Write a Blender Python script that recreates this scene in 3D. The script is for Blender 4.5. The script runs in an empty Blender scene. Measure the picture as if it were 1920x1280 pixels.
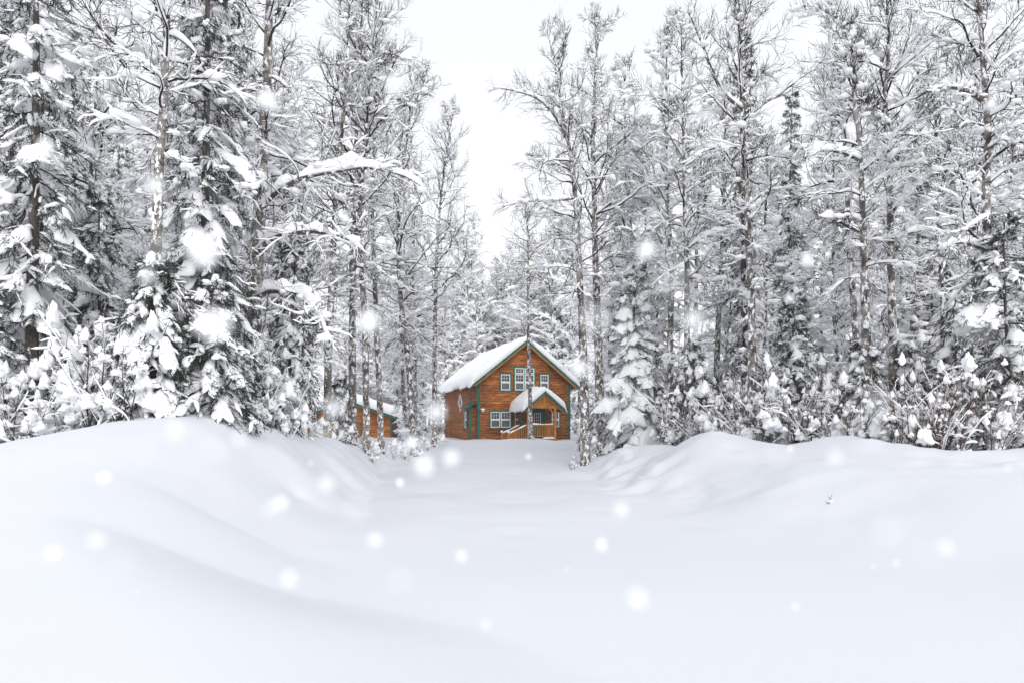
import bpy, bmesh, math, time
import numpy as np
from mathutils import Matrix, Vector

T0 = time.time()
SC = bpy.context.scene
COL = SC.collection
PI = math.pi

# ------------------------------------------------------------------ camera
EYE = 1.75
cam_d = bpy.data.cameras.new('camera')
cam = bpy.data.objects.new('camera', cam_d)
COL.objects.link(cam)
cam.location = (0, 0, EYE)
cam.rotation_euler = (PI / 2, 0, 0)
cam_d.lens = 24.0
cam_d.sensor_width = 36.0
cam_d.shift_y = 157 / 1920
cam_d.clip_start = 0.05
cam_d.clip_end = 5000
cam_d.dof.use_dof = True
cam_d.dof.focus_distance = 38
cam_d.dof.aperture_fstop = 2.0
SC.camera = cam

# ------------------------------------------------------------------ overcast sky, soft sun
SUN_EL, SUN_AZ = math.radians(33), math.radians(165)
wd = bpy.data.worlds.new('World')
SC.world = wd
wd.use_nodes = True
nt = wd.node_tree
nt.nodes.clear()
sky = nt.nodes.new('ShaderNodeTexSky')
sky.sky_type = 'NISHITA'
sky.sun_disc = False
sky.sun_elevation = SUN_EL
sky.sun_rotation = SUN_AZ
tc = nt.nodes.new('ShaderNodeTexCoord')
sp = nt.nodes.new('ShaderNodeSeparateXYZ')
nt.links.new(tc.outputs['Generated'], sp.inputs[0])
cr = nt.nodes.new('ShaderNodeValToRGB')          # even cloud deck, a little brighter low down
cr.color_ramp.elements[0].position = 0.0
cr.color_ramp.elements[0].color = (0.97, 0.975, 0.985, 1)
cr.color_ramp.elements[1].position = 0.9
cr.color_ramp.elements[1].color = (0.64, 0.665, 0.71, 1)
e_ = cr.color_ramp.elements.new(0.5); e_.color = (0.74, 0.76, 0.79, 1)
nt.links.new(sp.outputs['Z'], cr.inputs[0])
sc_ = nt.nodes.new('ShaderNodeVectorMath')
sc_.operation = 'SCALE'
sc_.inputs['Scale'].default_value = 10.2
nt.links.new(cr.outputs[0], sc_.inputs[0])
mx = nt.nodes.new('ShaderNodeMix')
mx.data_type = 'RGBA'
mx.inputs[0].default_value = 0.95
nt.links.new(sky.outputs[0], mx.inputs[6])
nt.links.new(sc_.outputs[0], mx.inputs[7])
bg = nt.nodes.new('ShaderNodeBackground')
bg.inputs[1].default_value = 0.1
nt.links.new(mx.outputs[2], bg.inputs[0])
wo = nt.nodes.new('ShaderNodeOutputWorld')
nt.links.new(bg.outputs[0], wo.inputs[0])

sun_d = bpy.data.lights.new('sun', 'SUN')
sun_d.energy = 1.4
sun_d.angle = math.radians(50)
sun_d.color = (1.0, 0.97, 0.93)
sun = bpy.data.objects.new('sun', sun_d)
COL.objects.link(sun)
sdir = Vector((math.sin(SUN_AZ) * math.cos(SUN_EL), math.cos(SUN_AZ) * math.cos(SUN_EL), math.sin(SUN_EL)))
sun.rotation_euler = sdir.to_track_quat('Z', 'Y').to_euler()

SC.view_settings.view_transform = 'Standard'
SC.view_settings.look = 'None'
SC.view_settings.gamma = 1
SC.view_settings.exposure = 0.43
SC.cycles.max_bounces = 12
SC.cycles.diffuse_bounces = 10
SC.cycles.glossy_bounces = 3
SC.cycles.use_denoising = True
SC.cycles.volume_bounces = 3
SC.cycles.denoising_input_passes = 'RGB_ALBEDO_NORMAL'
SC.cycles.denoising_prefilter = 'ACCURATE'

# ------------------------------------------------------------------ numpy helpers
def vn(p, s=1.0, seed=0):
    """value noise in 0..1 at points p (...,3)"""
    p = np.asarray(p, dtype=np.float64) * s + 1000.0
    i = np.floor(p).astype(np.int64)
    f = p - i
    f = f * f * (3 - 2 * f)
    def h(a, b, c):
        n = (a * 73856093) ^ (b * 19349663) ^ (c * 83492791) ^ (seed * 2654435761)
        n = (n ^ (n >> 13)) * 1274126177
        n = n & 0x7fffffff
        n = (n ^ (n >> 16)) & 0xffff
        return n / 65535.0
    x, y, z = i[..., 0], i[..., 1], i[..., 2]
    fx, fy, fz = f[..., 0], f[..., 1], f[..., 2]
    a = h(x, y, z) * (1 - fx) + h(x + 1, y, z) * fx
    b = h(x, y + 1, z) * (1 - fx) + h(x + 1, y + 1, z) * fx
    c = h(x, y, z + 1) * (1 - fx) + h(x + 1, y, z + 1) * fx
    d = h(x, y + 1, z + 1) * (1 - fx) + h(x + 1, y + 1, z + 1) * fx
    return (a * (1 - fy) + b * fy) * (1 - fz) + (c * (1 - fy) + d * fy) * fz

def nrm(v):
    return v / np.maximum(np.linalg.norm(v, axis=-1, keepdims=True), 1e-9)

def ss(t):
    t = np.clip(t, 0, 1)
    return t * t * (3 - 2 * t)

def mesh_from(name, pieces, mats):
    """pieces: (V, F, material index, smooth); one mesh"""
    VS, LS, ST, TT, MI, SM = [], [], [], [], [], []
    off = 0
    nl = 0
    for V, F, mi, sm in pieces:
        if len(V) == 0 or len(F) == 0:
            continue
        F = np.asarray(F)
        VS.append(np.asarray(V, dtype=np.float32).reshape(-1, 3))
        LS.append((F + off).ravel())
        n, k = F.shape
        ST.append(nl + np.arange(n) * k)
        TT.append(np.full(n, k))
        MI.append(np.full(n, mi))
        SM.append(np.full(n, sm))
        off += len(VS[-1])
        nl += n * k
    me = bpy.data.meshes.new(name)
    if not VS:
        return me
    V = np.concatenate(VS); L = np.concatenate(LS).astype(np.int32)
    S = np.concatenate(ST).astype(np.int32); T = np.concatenate(TT).astype(np.int32)
    me.vertices.add(len(V)); me.vertices.foreach_set('co', V.ravel())
    me.loops.add(len(L)); me.loops.foreach_set('vertex_index', L)
    me.polygons.add(len(S)); me.polygons.foreach_set('loop_start', S); me.polygons.foreach_set('loop_total', T)
    me.polygons.foreach_set('material_index', np.concatenate(MI).astype(np.int32))
    me.polygons.foreach_set('use_smooth', np.concatenate(SM).astype(bool))
    for m in mats:
        me.materials.append(m)
    me.update(calc_edges=True)
    return me

def tube_faces(N, K, S):
    i = np.arange(N)[:, None, None] * (K * S)
    k = np.arange(K - 1)[None, :, None] * S
    s = np.arange(S)[None, None, :]
    s2 = (s + 1) % S
    a = i + k + s; b = i + k + s2
    return np.stack([a, b, b + S, a + S], -1).reshape(-1, 4)

def frames(P):
    T = nrm(np.gradient(P, axis=1))
    ref = np.zeros_like(T); ref[..., 2] = 1
    vert = np.abs(T[..., 2]).mean(1) > 0.85
    ref[vert] = (1, 0, 0)
    side = nrm(np.cross(T, ref))
    return T, side, np.cross(side, T)

def tubes(P, R, S):
    N, K, _ = P.shape
    T, side, up = frames(P)
    a = np.arange(S) / S * 2 * PI
    V = P[:, :, None] + R[:, :, None, None] * (np.cos(a)[:, None] * side[:, :, None] + np.sin(a)[:, None] * up[:, :, None])
    return V.reshape(-1, 3), tube_faces(N, K, S)

def snow_tubes(P, R, W, TH, S, seed=0, lump=0.7, lscale=3.0, steep=1.3, cover=0.0, rough=0.0, drape=0.0):
    """snow lying along the top of branches P: half width W, thickness TH (N,K); vanishes where a branch is steep"""
    N, K, _ = P.shape
    T = nrm(np.gradient(P, axis=1))
    hz = np.sqrt(np.clip(1 - T[..., 2] ** 2, 0, 1))
    f = ss((hz - 0.25) / 0.55) ** steep
    n = vn(P, lscale, seed)
    f = f * (1 - lump + lump * 2 * n)
    if cover > 0:
        f = f * ss((vn(P, 1.7, seed + 5) - cover) / 0.15)
    e = np.ones(K); e[0] = 0.3; e[-1] = 0.0
    f = f * e
    side = np.cross(T, np.array([0, 0, 1.0]))
    side = nrm(side + 1e-6)
    a = (np.arange(S) + 0.5) / S * 2 * PI - PI / 2
    ca, sa = np.cos(a), np.sin(a)
    vz = np.where(sa > 0, sa, 0.0)[None, None] * (TH * f)[:, :, None] + np.where(sa <= 0, sa, 0.0)[None, None] * (np.minimum(W, TH) * 0.5 * f)[:, :, None]
    V = P[:, :, None] + (W * f)[:, :, None, None] * ca[:, None] * side[:, :, None]
    V[..., 2] += vz + (R * 0.6 * np.minimum(f, 1))[:, :, None]
    if drape:
        V[..., 2] -= drape * (W * f)[:, :, None] * ca ** 2
    if rough:
        V = P[:, :, None] + (V - P[:, :, None]) * (1 + rough * (2 * vn(V, 6.5, seed + 3) - 1) + rough * .6 * (2 * vn(V, 15, seed + 4) - 1))[..., None]
    return V.reshape(-1, 3), tube_faces(N, K, S)

def icos(sub):
    bm = bmesh.new(); bmesh.ops.create_icosphere(bm, subdivisions=sub, radius=1)
    v = np.array([x.co[:] for x in bm.verts]); f = np.array([[y.index for y in x.verts] for x in bm.faces]); bm.free()
    return v, f
ICO1, ICO2, ICO3 = icos(1), icos(2), icos(3)

def blobs(C, Sc, ico=ICO2, seed=0, amp=0.5, ns=1.6, yaw=None, flat=0.6, axis=None):
    """lumps of snow: centres C (N,3), half sizes Sc (N,3)"""
    v, f = ico
    n = len(C)
    if n == 0:
        return np.zeros((0, 3)), np.zeros((0, 3), int)
    d = 1 - amp / 2 + amp * vn(v[None] * ns + C[:, None] * 7.3, 1, seed)
    if amp > .9:
        d = d + .5 * (vn(v[None] * ns * 2.6 + C[:, None] * 3.1, 1, seed + 1) - .5)
    L = v[None] * d[..., None]
    if amp > .9:
        L[..., :2] *= (1.1 - .45 * L[..., 2:3])
    L = np.where(L[..., 2:3] < 0, L * np.array([1, 1, flat]), L) * Sc[:, None]
    if yaw is not None:
        c, s = np.cos(yaw)[:, None], np.sin(yaw)[:, None]
        L = np.stack([L[..., 0] * c - L[..., 1] * s, L[..., 0] * s + L[..., 1] * c, L[..., 2]], -1)
    V = L + C[:, None]
    F = (f[None] + np.arange(n)[:, None, None] * len(v)).reshape(-1, 3)
    return V.reshape(-1, 3), F

def grow(rng, S, D, L, K, grav, wob):
    N = len(S)
    P = np.zeros((N, K, 3)); P[:, 0] = S
    d = nrm(D)
    st = np.asarray(L).reshape(-1, 1) / (K - 1)
    for k in range(1, K):
        d = d + rng.normal(0, wob, (N, 3)); d[:, 2] += grav
        d = nrm(d)
        P[:, k] = P[:, k - 1] + d * st
    return P

def offspring(rng, P, R, L, n, t0, t1, a0, a1, ratio, flat=0.35):
    """n children on every polyline: start, direction, length, radius"""
    N, K, _ = P.shape
    idx = np.repeat(np.arange(N), n)
    t = (np.tile(np.arange(n), N) + rng.random(N * n)) / n
    t = t0 + (t1 - t0) * t
    x = t * (K - 1); k = np.minimum(x.astype(int), K - 2); fr = (x - k)[:, None]
    S = P[idx, k] * (1 - fr) + P[idx, k + 1] * fr
    T = nrm(P[idx, k + 1] - P[idx, k])
    r = R[idx, k] * (1 - fr[:, 0]) + R[idx, k + 1] * fr[:, 0]
    rnd = rng.normal(0, 1, (N * n, 3)); rnd[:, 2] *= flat
    perp = nrm(rnd - (rnd * T).sum(1, keepdims=True) * T)
    a = np.radians(a0 + (a1 - a0) * rng.random(N * n))[:, None]
    D = np.cos(a) * T + np.sin(a) * perp
    Lc = L[idx] * ratio * (1.05 - 0.65 * t) * (0.6 + 0.7 * rng.random(N * n))
    return S, D, Lc, r, idx

def resample(pts, K):
    pts = np.asarray(pts, float)
    n = len(pts)
    x = np.concatenate([[0], np.cumsum(np.linalg.norm(np.diff(pts, axis=0), axis=1))]); x /= x[-1]
    q = np.linspace(0, 1, K)
    # catmull-rom through the points
    k = np.clip(np.searchsorted(x, q, side='right') - 1, 0, n - 2)
    t = ((q - x[k]) / (x[k + 1] - x[k]))[:, None]
    p0 = pts[np.maximum(k - 1, 0)]; p1 = pts[k]; p2 = pts[k + 1]; p3 = pts[np.minimum(k + 2, n - 1)]
    return 0.5 * (2 * p1 + (p2 - p0) * t + (2 * p0 - 5 * p1 + 4 * p2 - p3) * t ** 2 + (3 * p1 - p0 - 3 * p2 + p3) * t ** 3)

# ------------------------------------------------------------------ materials
def mat(name, base, rough=0.8, spec=0.3):
    m = bpy.data.materials.new(name); m.use_nodes = True
    b = m.node_tree.nodes['Principled BSDF']
    b.inputs['Base Color'].default_value = (*base, 1)
    b.inputs['Roughness'].default_value = rough
    b.inputs['Specular IOR Level'].default_value = spec
    return m, m.node_tree, b

def noise(nt_, scale, detail=4, rough=0.6, vec=None, stretch=None, coord='Object'):
    n = nt_.nodes.new('ShaderNodeTexNoise')
    n.inputs['Scale'].default_value = scale; n.inputs['Detail'].default_value = detail; n.inputs['Roughness'].default_value = rough
    t = nt_.nodes.new('ShaderNodeTexCoord')
    v = t.outputs[coord]
    if stretch:
        mp = nt_.nodes.new('ShaderNodeMapping'); mp.inputs['Scale'].default_value = stretch
        nt_.links.new(v, mp.inputs[0]); v = mp.outputs[0]
    nt_.links.new(v, n.inputs['Vector'])
    return n.outputs['Fac']

def ramp(nt_, fac, stops):
    r = nt_.nodes.new('ShaderNodeValToRGB')
    e = r.color_ramp.elements
    while len(e) < len(stops):
        e.new(0.5)
    for x, (p, c) in zip(e, stops):
        x.position = p; x.color = (*c, 1)
    nt_.links.new(fac, r.inputs[0])
    return r.outputs[0]

def mixc(nt_, fac, a, b, mode='MIX'):
    m = nt_.nodes.new('ShaderNodeMix'); m.data_type = 'RGBA'; m.blend_type = mode
    for s, v in ((0, fac), (6, a), (7, b)):
        if isinstance(v, (int, float)):
            m.inputs[s].default_value = v
        elif isinstance(v, tuple):
            m.inputs[s].default_value = (*v, 1)
        else:
            nt_.links.new(v, m.inputs[s])
    return m.outputs[2]

def bump(nt_, b, h, strength, dist):
    n = nt_.nodes.new('ShaderNodeBump'); n.inputs['Strength'].default_value = strength; n.inputs['Distance'].default_value = dist
    nt_.links.new(h, n.inputs['Height']); nt_.links.new(n.outputs[0], b.inputs['Normal'])

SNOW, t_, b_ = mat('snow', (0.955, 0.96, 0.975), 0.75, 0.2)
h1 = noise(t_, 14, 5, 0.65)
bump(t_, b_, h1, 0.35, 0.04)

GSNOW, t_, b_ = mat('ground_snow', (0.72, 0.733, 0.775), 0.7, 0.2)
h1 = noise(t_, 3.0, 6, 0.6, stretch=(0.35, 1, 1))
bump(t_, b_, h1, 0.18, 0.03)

BARK, t_, b_ = mat('birch_bark', (0.4, 0.37, 0.34), 0.85, 0.2)
n1 = noise(t_, 1.0, 5, 0.7, stretch=(3, 3, 9))
n2 = noise(t_, 1.0, 4, 0.6, stretch=(2.2, 2.2, 1.1))
n3 = noise(t_, 7.0, 4, 0.7, stretch=(1, 1, 0.6))
c1 = ramp(t_, n1, [(0.36, (0.035, 0.031, 0.03)), (0.48, (0.21, 0.185, 0.17)), (0.70, (0.42, 0.39, 0.365))])
c2 = mixc(t_, ramp(t_, n2, [(0.50, (0, 0, 0)), (0.62, (1, 1, 1))]), c1, (0.055, 0.046, 0.042))
c3 = mixc(t_, ramp(t_, n3, [(0.525, (0, 0, 0)), (0.565, (1, 1, 1))]), c2, (0.86, 0.875, 0.9))   # snow stuck to the bark
t_.links.new(c3, b_.inputs['Base Color'])
bump(t_, b_, n3, 0.8, 0.04)

DBARK, t_, b_ = mat('dark_bark', (0.1, 0.085, 0.075), 0.9, 0.15)
n1 = noise(t_, 1.0, 5, 0.7, stretch=(9, 9, 2.5))
n3 = noise(t_, 6.0, 4, 0.7, stretch=(1, 1, 0.5))
c1 = ramp(t_, n1, [(0.35, (0.045, 0.038, 0.035)), (0.65, (0.16, 0.135, 0.12))])
c3 = mixc(t_, ramp(t_, n3, [(0.55, (0, 0, 0)), (0.60, (1, 1, 1))]), c1, (0.86, 0.875, 0.9))
t_.links.new(c3, b_.inputs['Base Color'])
bump(t_, b_, n1, 0.8, 0.03)

TWIG, t_, b_ = mat('twig_bark', (0.06, 0.05, 0.05), 0.85, 0.15)
n1 = noise(t_, 2.0, 3)
t_.links.new(ramp(t_, n1, [(0.35, (0.016, 0.013, 0.015)), (0.65, (0.042, 0.034, 0.035))]), b_.inputs['Base Color'])

RTWIG, t_, b_ = mat('red_stem_bark', (0.10, 0.06, 0.05), 0.8, 0.2)
n1 = noise(t_, 2.0, 3)
t_.links.new(ramp(t_, n1, [(0.35, (0.06, 0.04, 0.037)), (0.65, (0.15, 0.085, 0.065))]), b_.inputs['Base Color'])

NEEDLE, t_, b_ = mat('spruce_needles', (0.05, 0.058, 0.05), 0.7, 0.25)
n1 = noise(t_, 3.5, 3)
t_.links.new(ramp(t_, n1, [(0.35, (0.020, 0.025, 0.022)), (0.65, (0.062, 0.070, 0.058))]), b_.inputs['Base Color'])

def wood(name, a, b, c, stretch, rough=0.6, blotch=0.75):
    m, t, p = mat(name, b, rough, 0.3)
    ge = t.nodes.new('ShaderNodeNewGeometry')
    def pn(scale, detail, rg, st=(1, 1, 1)):
        n_ = t.nodes.new('ShaderNodeTexNoise'); n_.inputs['Scale'].default_value = scale; n_.inputs['Detail'].default_value = detail; n_.inputs['Roughness'].default_value = rg
        mp = t.nodes.new('ShaderNodeMapping'); mp.inputs['Scale'].default_value = st
        t.links.new(ge.outputs['Position'], mp.inputs[0]); t.links.new(mp.outputs[0], n_.inputs['Vector'])
        return n_.outputs['Fac']
    n = pn(1.0, 6, 0.7, stretch)
    k = pn(0.55, 5, 0.65)
    f = pn(3.2, 4, 0.7, (1, 1, 1.6))
    oi = t.nodes.new('ShaderNodeObjectInfo')
    base = ramp(t, n, [(0.34, a), (0.5, b), (0.66, c)])
    dark = mixc(t, 1.0, base, (0.50, 0.31, 0.33), 'MULTIPLY')
    base = mixc(t, ramp(t, k, [(0.42, (0, 0, 0)), (0.64, (blotch,) * 3)]), base, dark)          # weathered areas
    base = mixc(t, ramp(t, f, [(0.55, (0, 0, 0)), (0.72, (0.7, 0.7, 0.7))]), base, a)           # knots and stains
    v = t.nodes.new('ShaderNodeMapRange'); v.inputs['To Min'].default_value = 0.76; v.inputs['To Max'].default_value = 1.18
    t.links.new(oi.outputs['Random'], v.inputs[0])
    s = t.nodes.new('ShaderNodeVectorMath'); s.operation = 'SCALE'
    t.links.new(base, s.inputs[0]); t.links.new(v.outputs[0], s.inputs['Scale'])
    t.links.new(s.outputs[0], p.inputs['Base Color'])
    bump(t, p, n, 0.4, 0.01)
    return m
PLANK = wood('stained_siding', (0.10, 0.032, 0.011), (0.37, 0.115, 0.017), (0.58, 0.225, 0.03), (1.6, 1.6, 8))
PLANK2 = wood('orange_siding', (0.26, 0.075, 0.012), (0.52, 0.17, 0.02), (0.66, 0.27, 0.04), (1.3, 1.3, 14))
POSTW = wood('orange_timber', (0.36, 0.13, 0.02), (0.55, 0.22, 0.04), (0.68, 0.32, 0.08), (8, 8, 1.5), .6, .25)
GREEN, t_, b_ = mat('green_trim', (0.018, 0.13, 0.09), 0.5)
n1 = noise(t_, 3, 4)
t_.links.new(ramp(t_, n1, [(0.35, (0.010, 0.10, 0.068)), (0.65, (0.022, 0.165, 0.112))]), b_.inputs['Base Color'])
WHITE, t_, b_ = mat('white_vinyl', (0.82, 0.83, 0.84), 0.4)
t_.links.new(ramp(t_, noise(t_, 6, 2), [(0.3, (0.77, 0.78, 0.80)), (0.7, (0.85, 0.86, 0.87))]), b_.inputs['Base Color'])
GLASS, t_, b_ = mat('window_glass', (0.05, 0.05, 0.065), 0.08, 0.5)
t_.links.new(ramp(t_, noise(t_, 2.2, 4), [(0.35, (0.028, 0.03, 0.045)), (0.7, (0.13, 0.12, 0.14))]), b_.inputs['Base Color'])
SCREEN, t_, b_ = mat('insect_screen', (0.12, 0.12, 0.13), 0.5, 0.4)
t_.links.new(ramp(t_, noise(t_, 1.6, 3), [(0.3, (0.085, 0.085, 0.095)), (0.7, (0.17, 0.17, 0.18))]), b_.inputs['Base Color'])
YELL, t_, b_ = mat('yellow_rope', (0.7, 0.48, 0.04), 0.6)
t_.links.new(ramp(t_, noise(t_, 30, 2), [(0.3, (0.6, 0.4, 0.03)), (0.7, (0.78, 0.56, 0.06))]), b_.inputs['Base Color'])

# ------------------------------------------------------------------ objects
def tag(o, label=None, cat=None, group=None, kind=None):
    if label: o['label'] = label
    if cat: o['category'] = cat
    if group: o['group'] = group
    if kind: o['kind'] = kind
    return o

def obj(name, me, parent=None, loc=None, rot=None, scale=None):
    o = bpy.data.objects.new(name, me); COL.objects.link(o)
    if parent is not None: o.parent = parent
    if loc is not None: o.location = loc
    if rot is not None: o.rotation_euler = rot
    if scale is not None: o.scale = scale
    return o

def empty(name, loc=(0, 0, 0), rotz=0.0, scale=1.0, tilt=(0, 0)):
    o = bpy.data.objects.new(name, None); COL.objects.link(o)
    o.empty_display_size = 0.2
    o.location = loc; o.rotation_euler = (tilt[0], tilt[1], rotz); o.scale = (scale,) * 3
    return o

def at(px, Y, py=None):
    """a point of the place at distance Y (metres) along the view axis, in photograph measures"""
    x = (px - 960) / 1280 * Y
    return np.array([x, Y, terrain(x, Y) if py is None else EYE + (797 - py) / 1280 * Y])

# ------------------------------------------------------------------ terrain
_Y = np.array([-60, 0, 3, 4, 7, 10, 14, 25, 35, 45, 60, 130])
_HL = np.array([.25, .25, .3, .4, .8, 1.1, 1.2, 1.05, .8, .65, .55, .55])
_HR = np.array([.3, .3, .35, .4, .55, .75, .88, 1.0, .8, .65, .5, .5])
_XLY = np.array([-60, 0, 3, 5, 6.7, 8.7, 11.5, 16.8, 25, 35, 45, 60, 130])
_XL = np.array([6, 4, 2, .3, -1.4, -2.3, -2.7, -3.4, -4.5, -5, -6, -7, -7])
_XRY = np.array([-60, 0, 5, 10.7, 13, 20, 30, 38, 45, 60, 130])
_XR = np.array([7, 6, 4.6, 3.9, 3.0, 2.6, 2.7, 3.2, 5, 7, 7])

def terrain(x, y):
    x = np.asarray(x, float); y = np.asarray(y, float)
    p = np.stack([x, y, np.zeros_like(x)], -1)
    z = 0.55 * ss((y - 31) / 11) + 0.03 * ss((y - 10) / 20)
    dl = np.interp(y, _XLY, _XL) - x + 0.5 * (vn(p, 0.5, 3) - 0.5)
    dr = x - np.interp(y, _XRY, _XR) + 0.5 * (vn(p, 0.5, 4) - 0.5)
    hl = np.maximum(np.interp(y, _Y, _HL) - z, 0); hr = np.maximum(np.interp(y, _Y, _HR) - z, 0)
    bl = np.interp(y, [0, 5, 8, 13, 15, 18, 22, 30], [0, .1, .3, .82, .7, .4, .15, .05])
    wl = np.interp(y, [0, 10, 16, 22, 40], [3.4, 3.2, 2.4, 1.7, 3])
    toe = lambda t: .75 * ss(t) + .25 * (1 - (1 - np.clip(t, 0, 1)) ** 2)
    zl = hl * toe(dl / wl) + bl * np.exp(-((dl - np.interp(y, [10, 20], [3.9, 2.2])) / 1.9) ** 2) * ss(dl / 1.2)
    zr = hr * toe(dr / 3.4)
    for (cx, cy, h, s) in ((5.7, 19.5, .62, 1.5), (8.0, 16.6, .58, 1.3), (11.2, 11.6, .62, 2.4), (4.0, 25, .25, 1.4), (9.5, 15, -.05, 1.5)):
        zr = zr + h * np.exp(-(((x - cx) / s) ** 2 + ((y - cy) / (s * 1.5)) ** 2)) * ss(dr / 1.0)
    z = z + zl + zr
    z = z + 0.30 * np.exp(-(((x - .3) / 2.0) ** 2 + ((y - 44) / 3) ** 2))           # ploughed heap before the cabin
    z = z + 0.22 * np.exp(-(((x + 5.0) / 1.6) ** 2 + ((y - 46) / 3) ** 2)) + 0.2 * np.exp(-(((x - 1.9) / .9) ** 2 + ((y - 50.6) / .8) ** 2))
    far = ss((np.maximum(dl, dr) - 3.5) / 3)
    z = z + far * 0.45 * (vn(p, 0.8, 1) - 0.5) + far * 0.16 * (vn(p, 2.2, 2) - 0.5)
    road = ss((y - 9) / 12)
    z = z + road * 0.26 * (vn(p, 0.45, 6) - 0.5) + 0.03 * ss((y - 5) / 9) * (vn(p, 1.6, 7) - 0.5) + 0.12 * (vn(p, 0.28, 8) - .5)
    z = z + 0.04 * ss((y - 7) / 8) * (vn(p * np.array([1.6, .7, 1]), 2.2, 9) - .5) * ss(np.maximum(dl, dr) / 1.0)
    # ploughed crumbs at the banks' feet
    foot = np.exp(-((dr - .9) / .9) ** 2) * ss((y - 12) / 6) + np.exp(-((dl - .9) / .8) ** 2) * ss((y - 14) / 6)
    z = z + foot * 0.32 * (vn(p, 1.5, 10) - 0.45)
    z = z + foot * 0.10 * (vn(p, 3.6, 12) - .45) * ss((vn(p, .9, 13) - .35) / .2)
    z = z - 0.10 * np.exp(-(((x + 4.0) / .16) ** 2 + ((y - 12.6) / .28) ** 2))
    return z

def build_ground():
    n1, n2 = 520, 520
    a = np.linspace(-1, 1, n1)
    xs = 13 * a + 45 * a ** 3 + 560 * np.sign(a) * np.abs(a) ** 15
    b = np.linspace(0, 1, n2)
    ys = -8 + 46 * b + 62 * b ** 3 + 480 * b ** 18
    X, Y = np.meshgrid(xs, ys)
    Z = terrain(X, Y)
    V = np.stack([X, Y, Z], -1).reshape(-1, 3)
    i = (np.arange(n2 - 1)[:, None] * n1 + np.arange(n1 - 1)[None]).ravel()
    F = np.stack([i, i + 1, i + n1 + 1, i + n1], -1)
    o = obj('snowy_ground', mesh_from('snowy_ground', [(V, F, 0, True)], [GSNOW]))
    tag(o, 'deep white snow cover with ploughed drive between two banks', 'snow', kind='structure')
build_ground()

# ------------------------------------------------------------------ cabin
def box(bm, x0, x1, y0, y1, z0, z1):
    v = [bm.verts.new(p) for p in ((x0, y0, z0), (x1, y0, z0), (x1, y1, z0), (x0, y1, z0), (x0, y0, z1), (x1, y0, z1), (x1, y1, z1), (x0, y1, z1))]
    for f in ((3, 2, 1, 0), (4, 5, 6, 7), (0, 1, 5, 4), (1, 2, 6, 5), (2, 3, 7, 6), (3, 0, 4, 7)):
        bm.faces.new([v[i] for i in f])

def prism(bm, pts, y0, y1):
    """polygon pts (x,z), anticlockwise seen from -y, drawn out from y0 to y1"""
    a = [bm.verts.new((x, y0, z)) for x, z in pts]; b = [bm.verts.new((x, y1, z)) for x, z in pts]
    bm.faces.new(a); bm.faces.new(b[::-1])
    n = len(pts)
    for i in range(n):
        j = (i + 1) % n
        bm.faces.new((a[j], a[i], b[i], b[j]))

def bm_obj(name, bm, m, parent=None, loc=None, rot=None, smooth=False, bev=0.0):
    if bev:
        bmesh.ops.bevel(bm, geom=list(bm.edges), offset=bev, segments=1, affect='EDGES', clamp_overlap=True)
    bmesh.ops.recalc_face_normals(bm, faces=bm.faces)
    me = bpy.data.meshes.new(name); bm.to_mesh(me); bm.free()
    me.materials.append(m)
    if smooth:
        me.polygons.foreach_set('use_smooth', np.ones(len(me.polygons), bool))
    return obj(name, me, parent, loc, rot)

def boxes(name, rects, m, parent=None, loc=None, rot=None, bev=0.0):
    bm = bmesh.new()
    for r in rects:
        box(bm, *r)
    return bm_obj(name, bm, m, parent, loc, rot, bev=bev)

def plank_mesh(m):
    """one metre of lapped log siding, one metre high, bulging outwards (-y)"""
    bm = bmesh.new()
    prof = [(0, 0.0), (-.6, .06), (-1, .3), (-.92, .62), (-.5, .93), (0, 1.0)]
    a = [bm.verts.new((0, y, z)) for y, z in prof]; b = [bm.verts.new((1, y, z)) for y, z in prof]
    bm.faces.new(a); bm.faces.new(b[::-1])
    for i in range(len(prof)):
        j = (i + 1) % len(prof)
        bm.faces.new((a[i], a[j], b[j], b[i]))
    bmesh.ops.recalc_face_normals(bm, faces=bm.faces)
    me = bpy.data.meshes.new('siding_plank'); bm.to_mesh(me); bm.free(); me.materials.append(m)
    return me

def clad(parent, me, x0, x1, z0, z1, h, edge=None, rng=None, depth=0.045, maxlen=4.2):
    """courses of planks on a wall part's own x-z face; edge(z) narrows a course under a gable"""
    z = z0
    while z < z1 - 0.02:
        hh = min(h, z1 - z)
        a, b = x0, x1
        if edge:
            a, b = edge(z + hh)
        if b - a > 0.15:
            cuts = [a]
            L = b - a
            n = max(1, int(L / maxlen + rng.random()))
            cuts += [a + L * (k + 0.5 * (rng.random() - 0.5)) / n for k in range(1, n)] + [b]
            for p, q in zip(cuts, cuts[1:]):
                obj('plank', me, parent, (p, 0, z), None, (q - p - 0.006, depth, hh))
        z += hh

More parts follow.
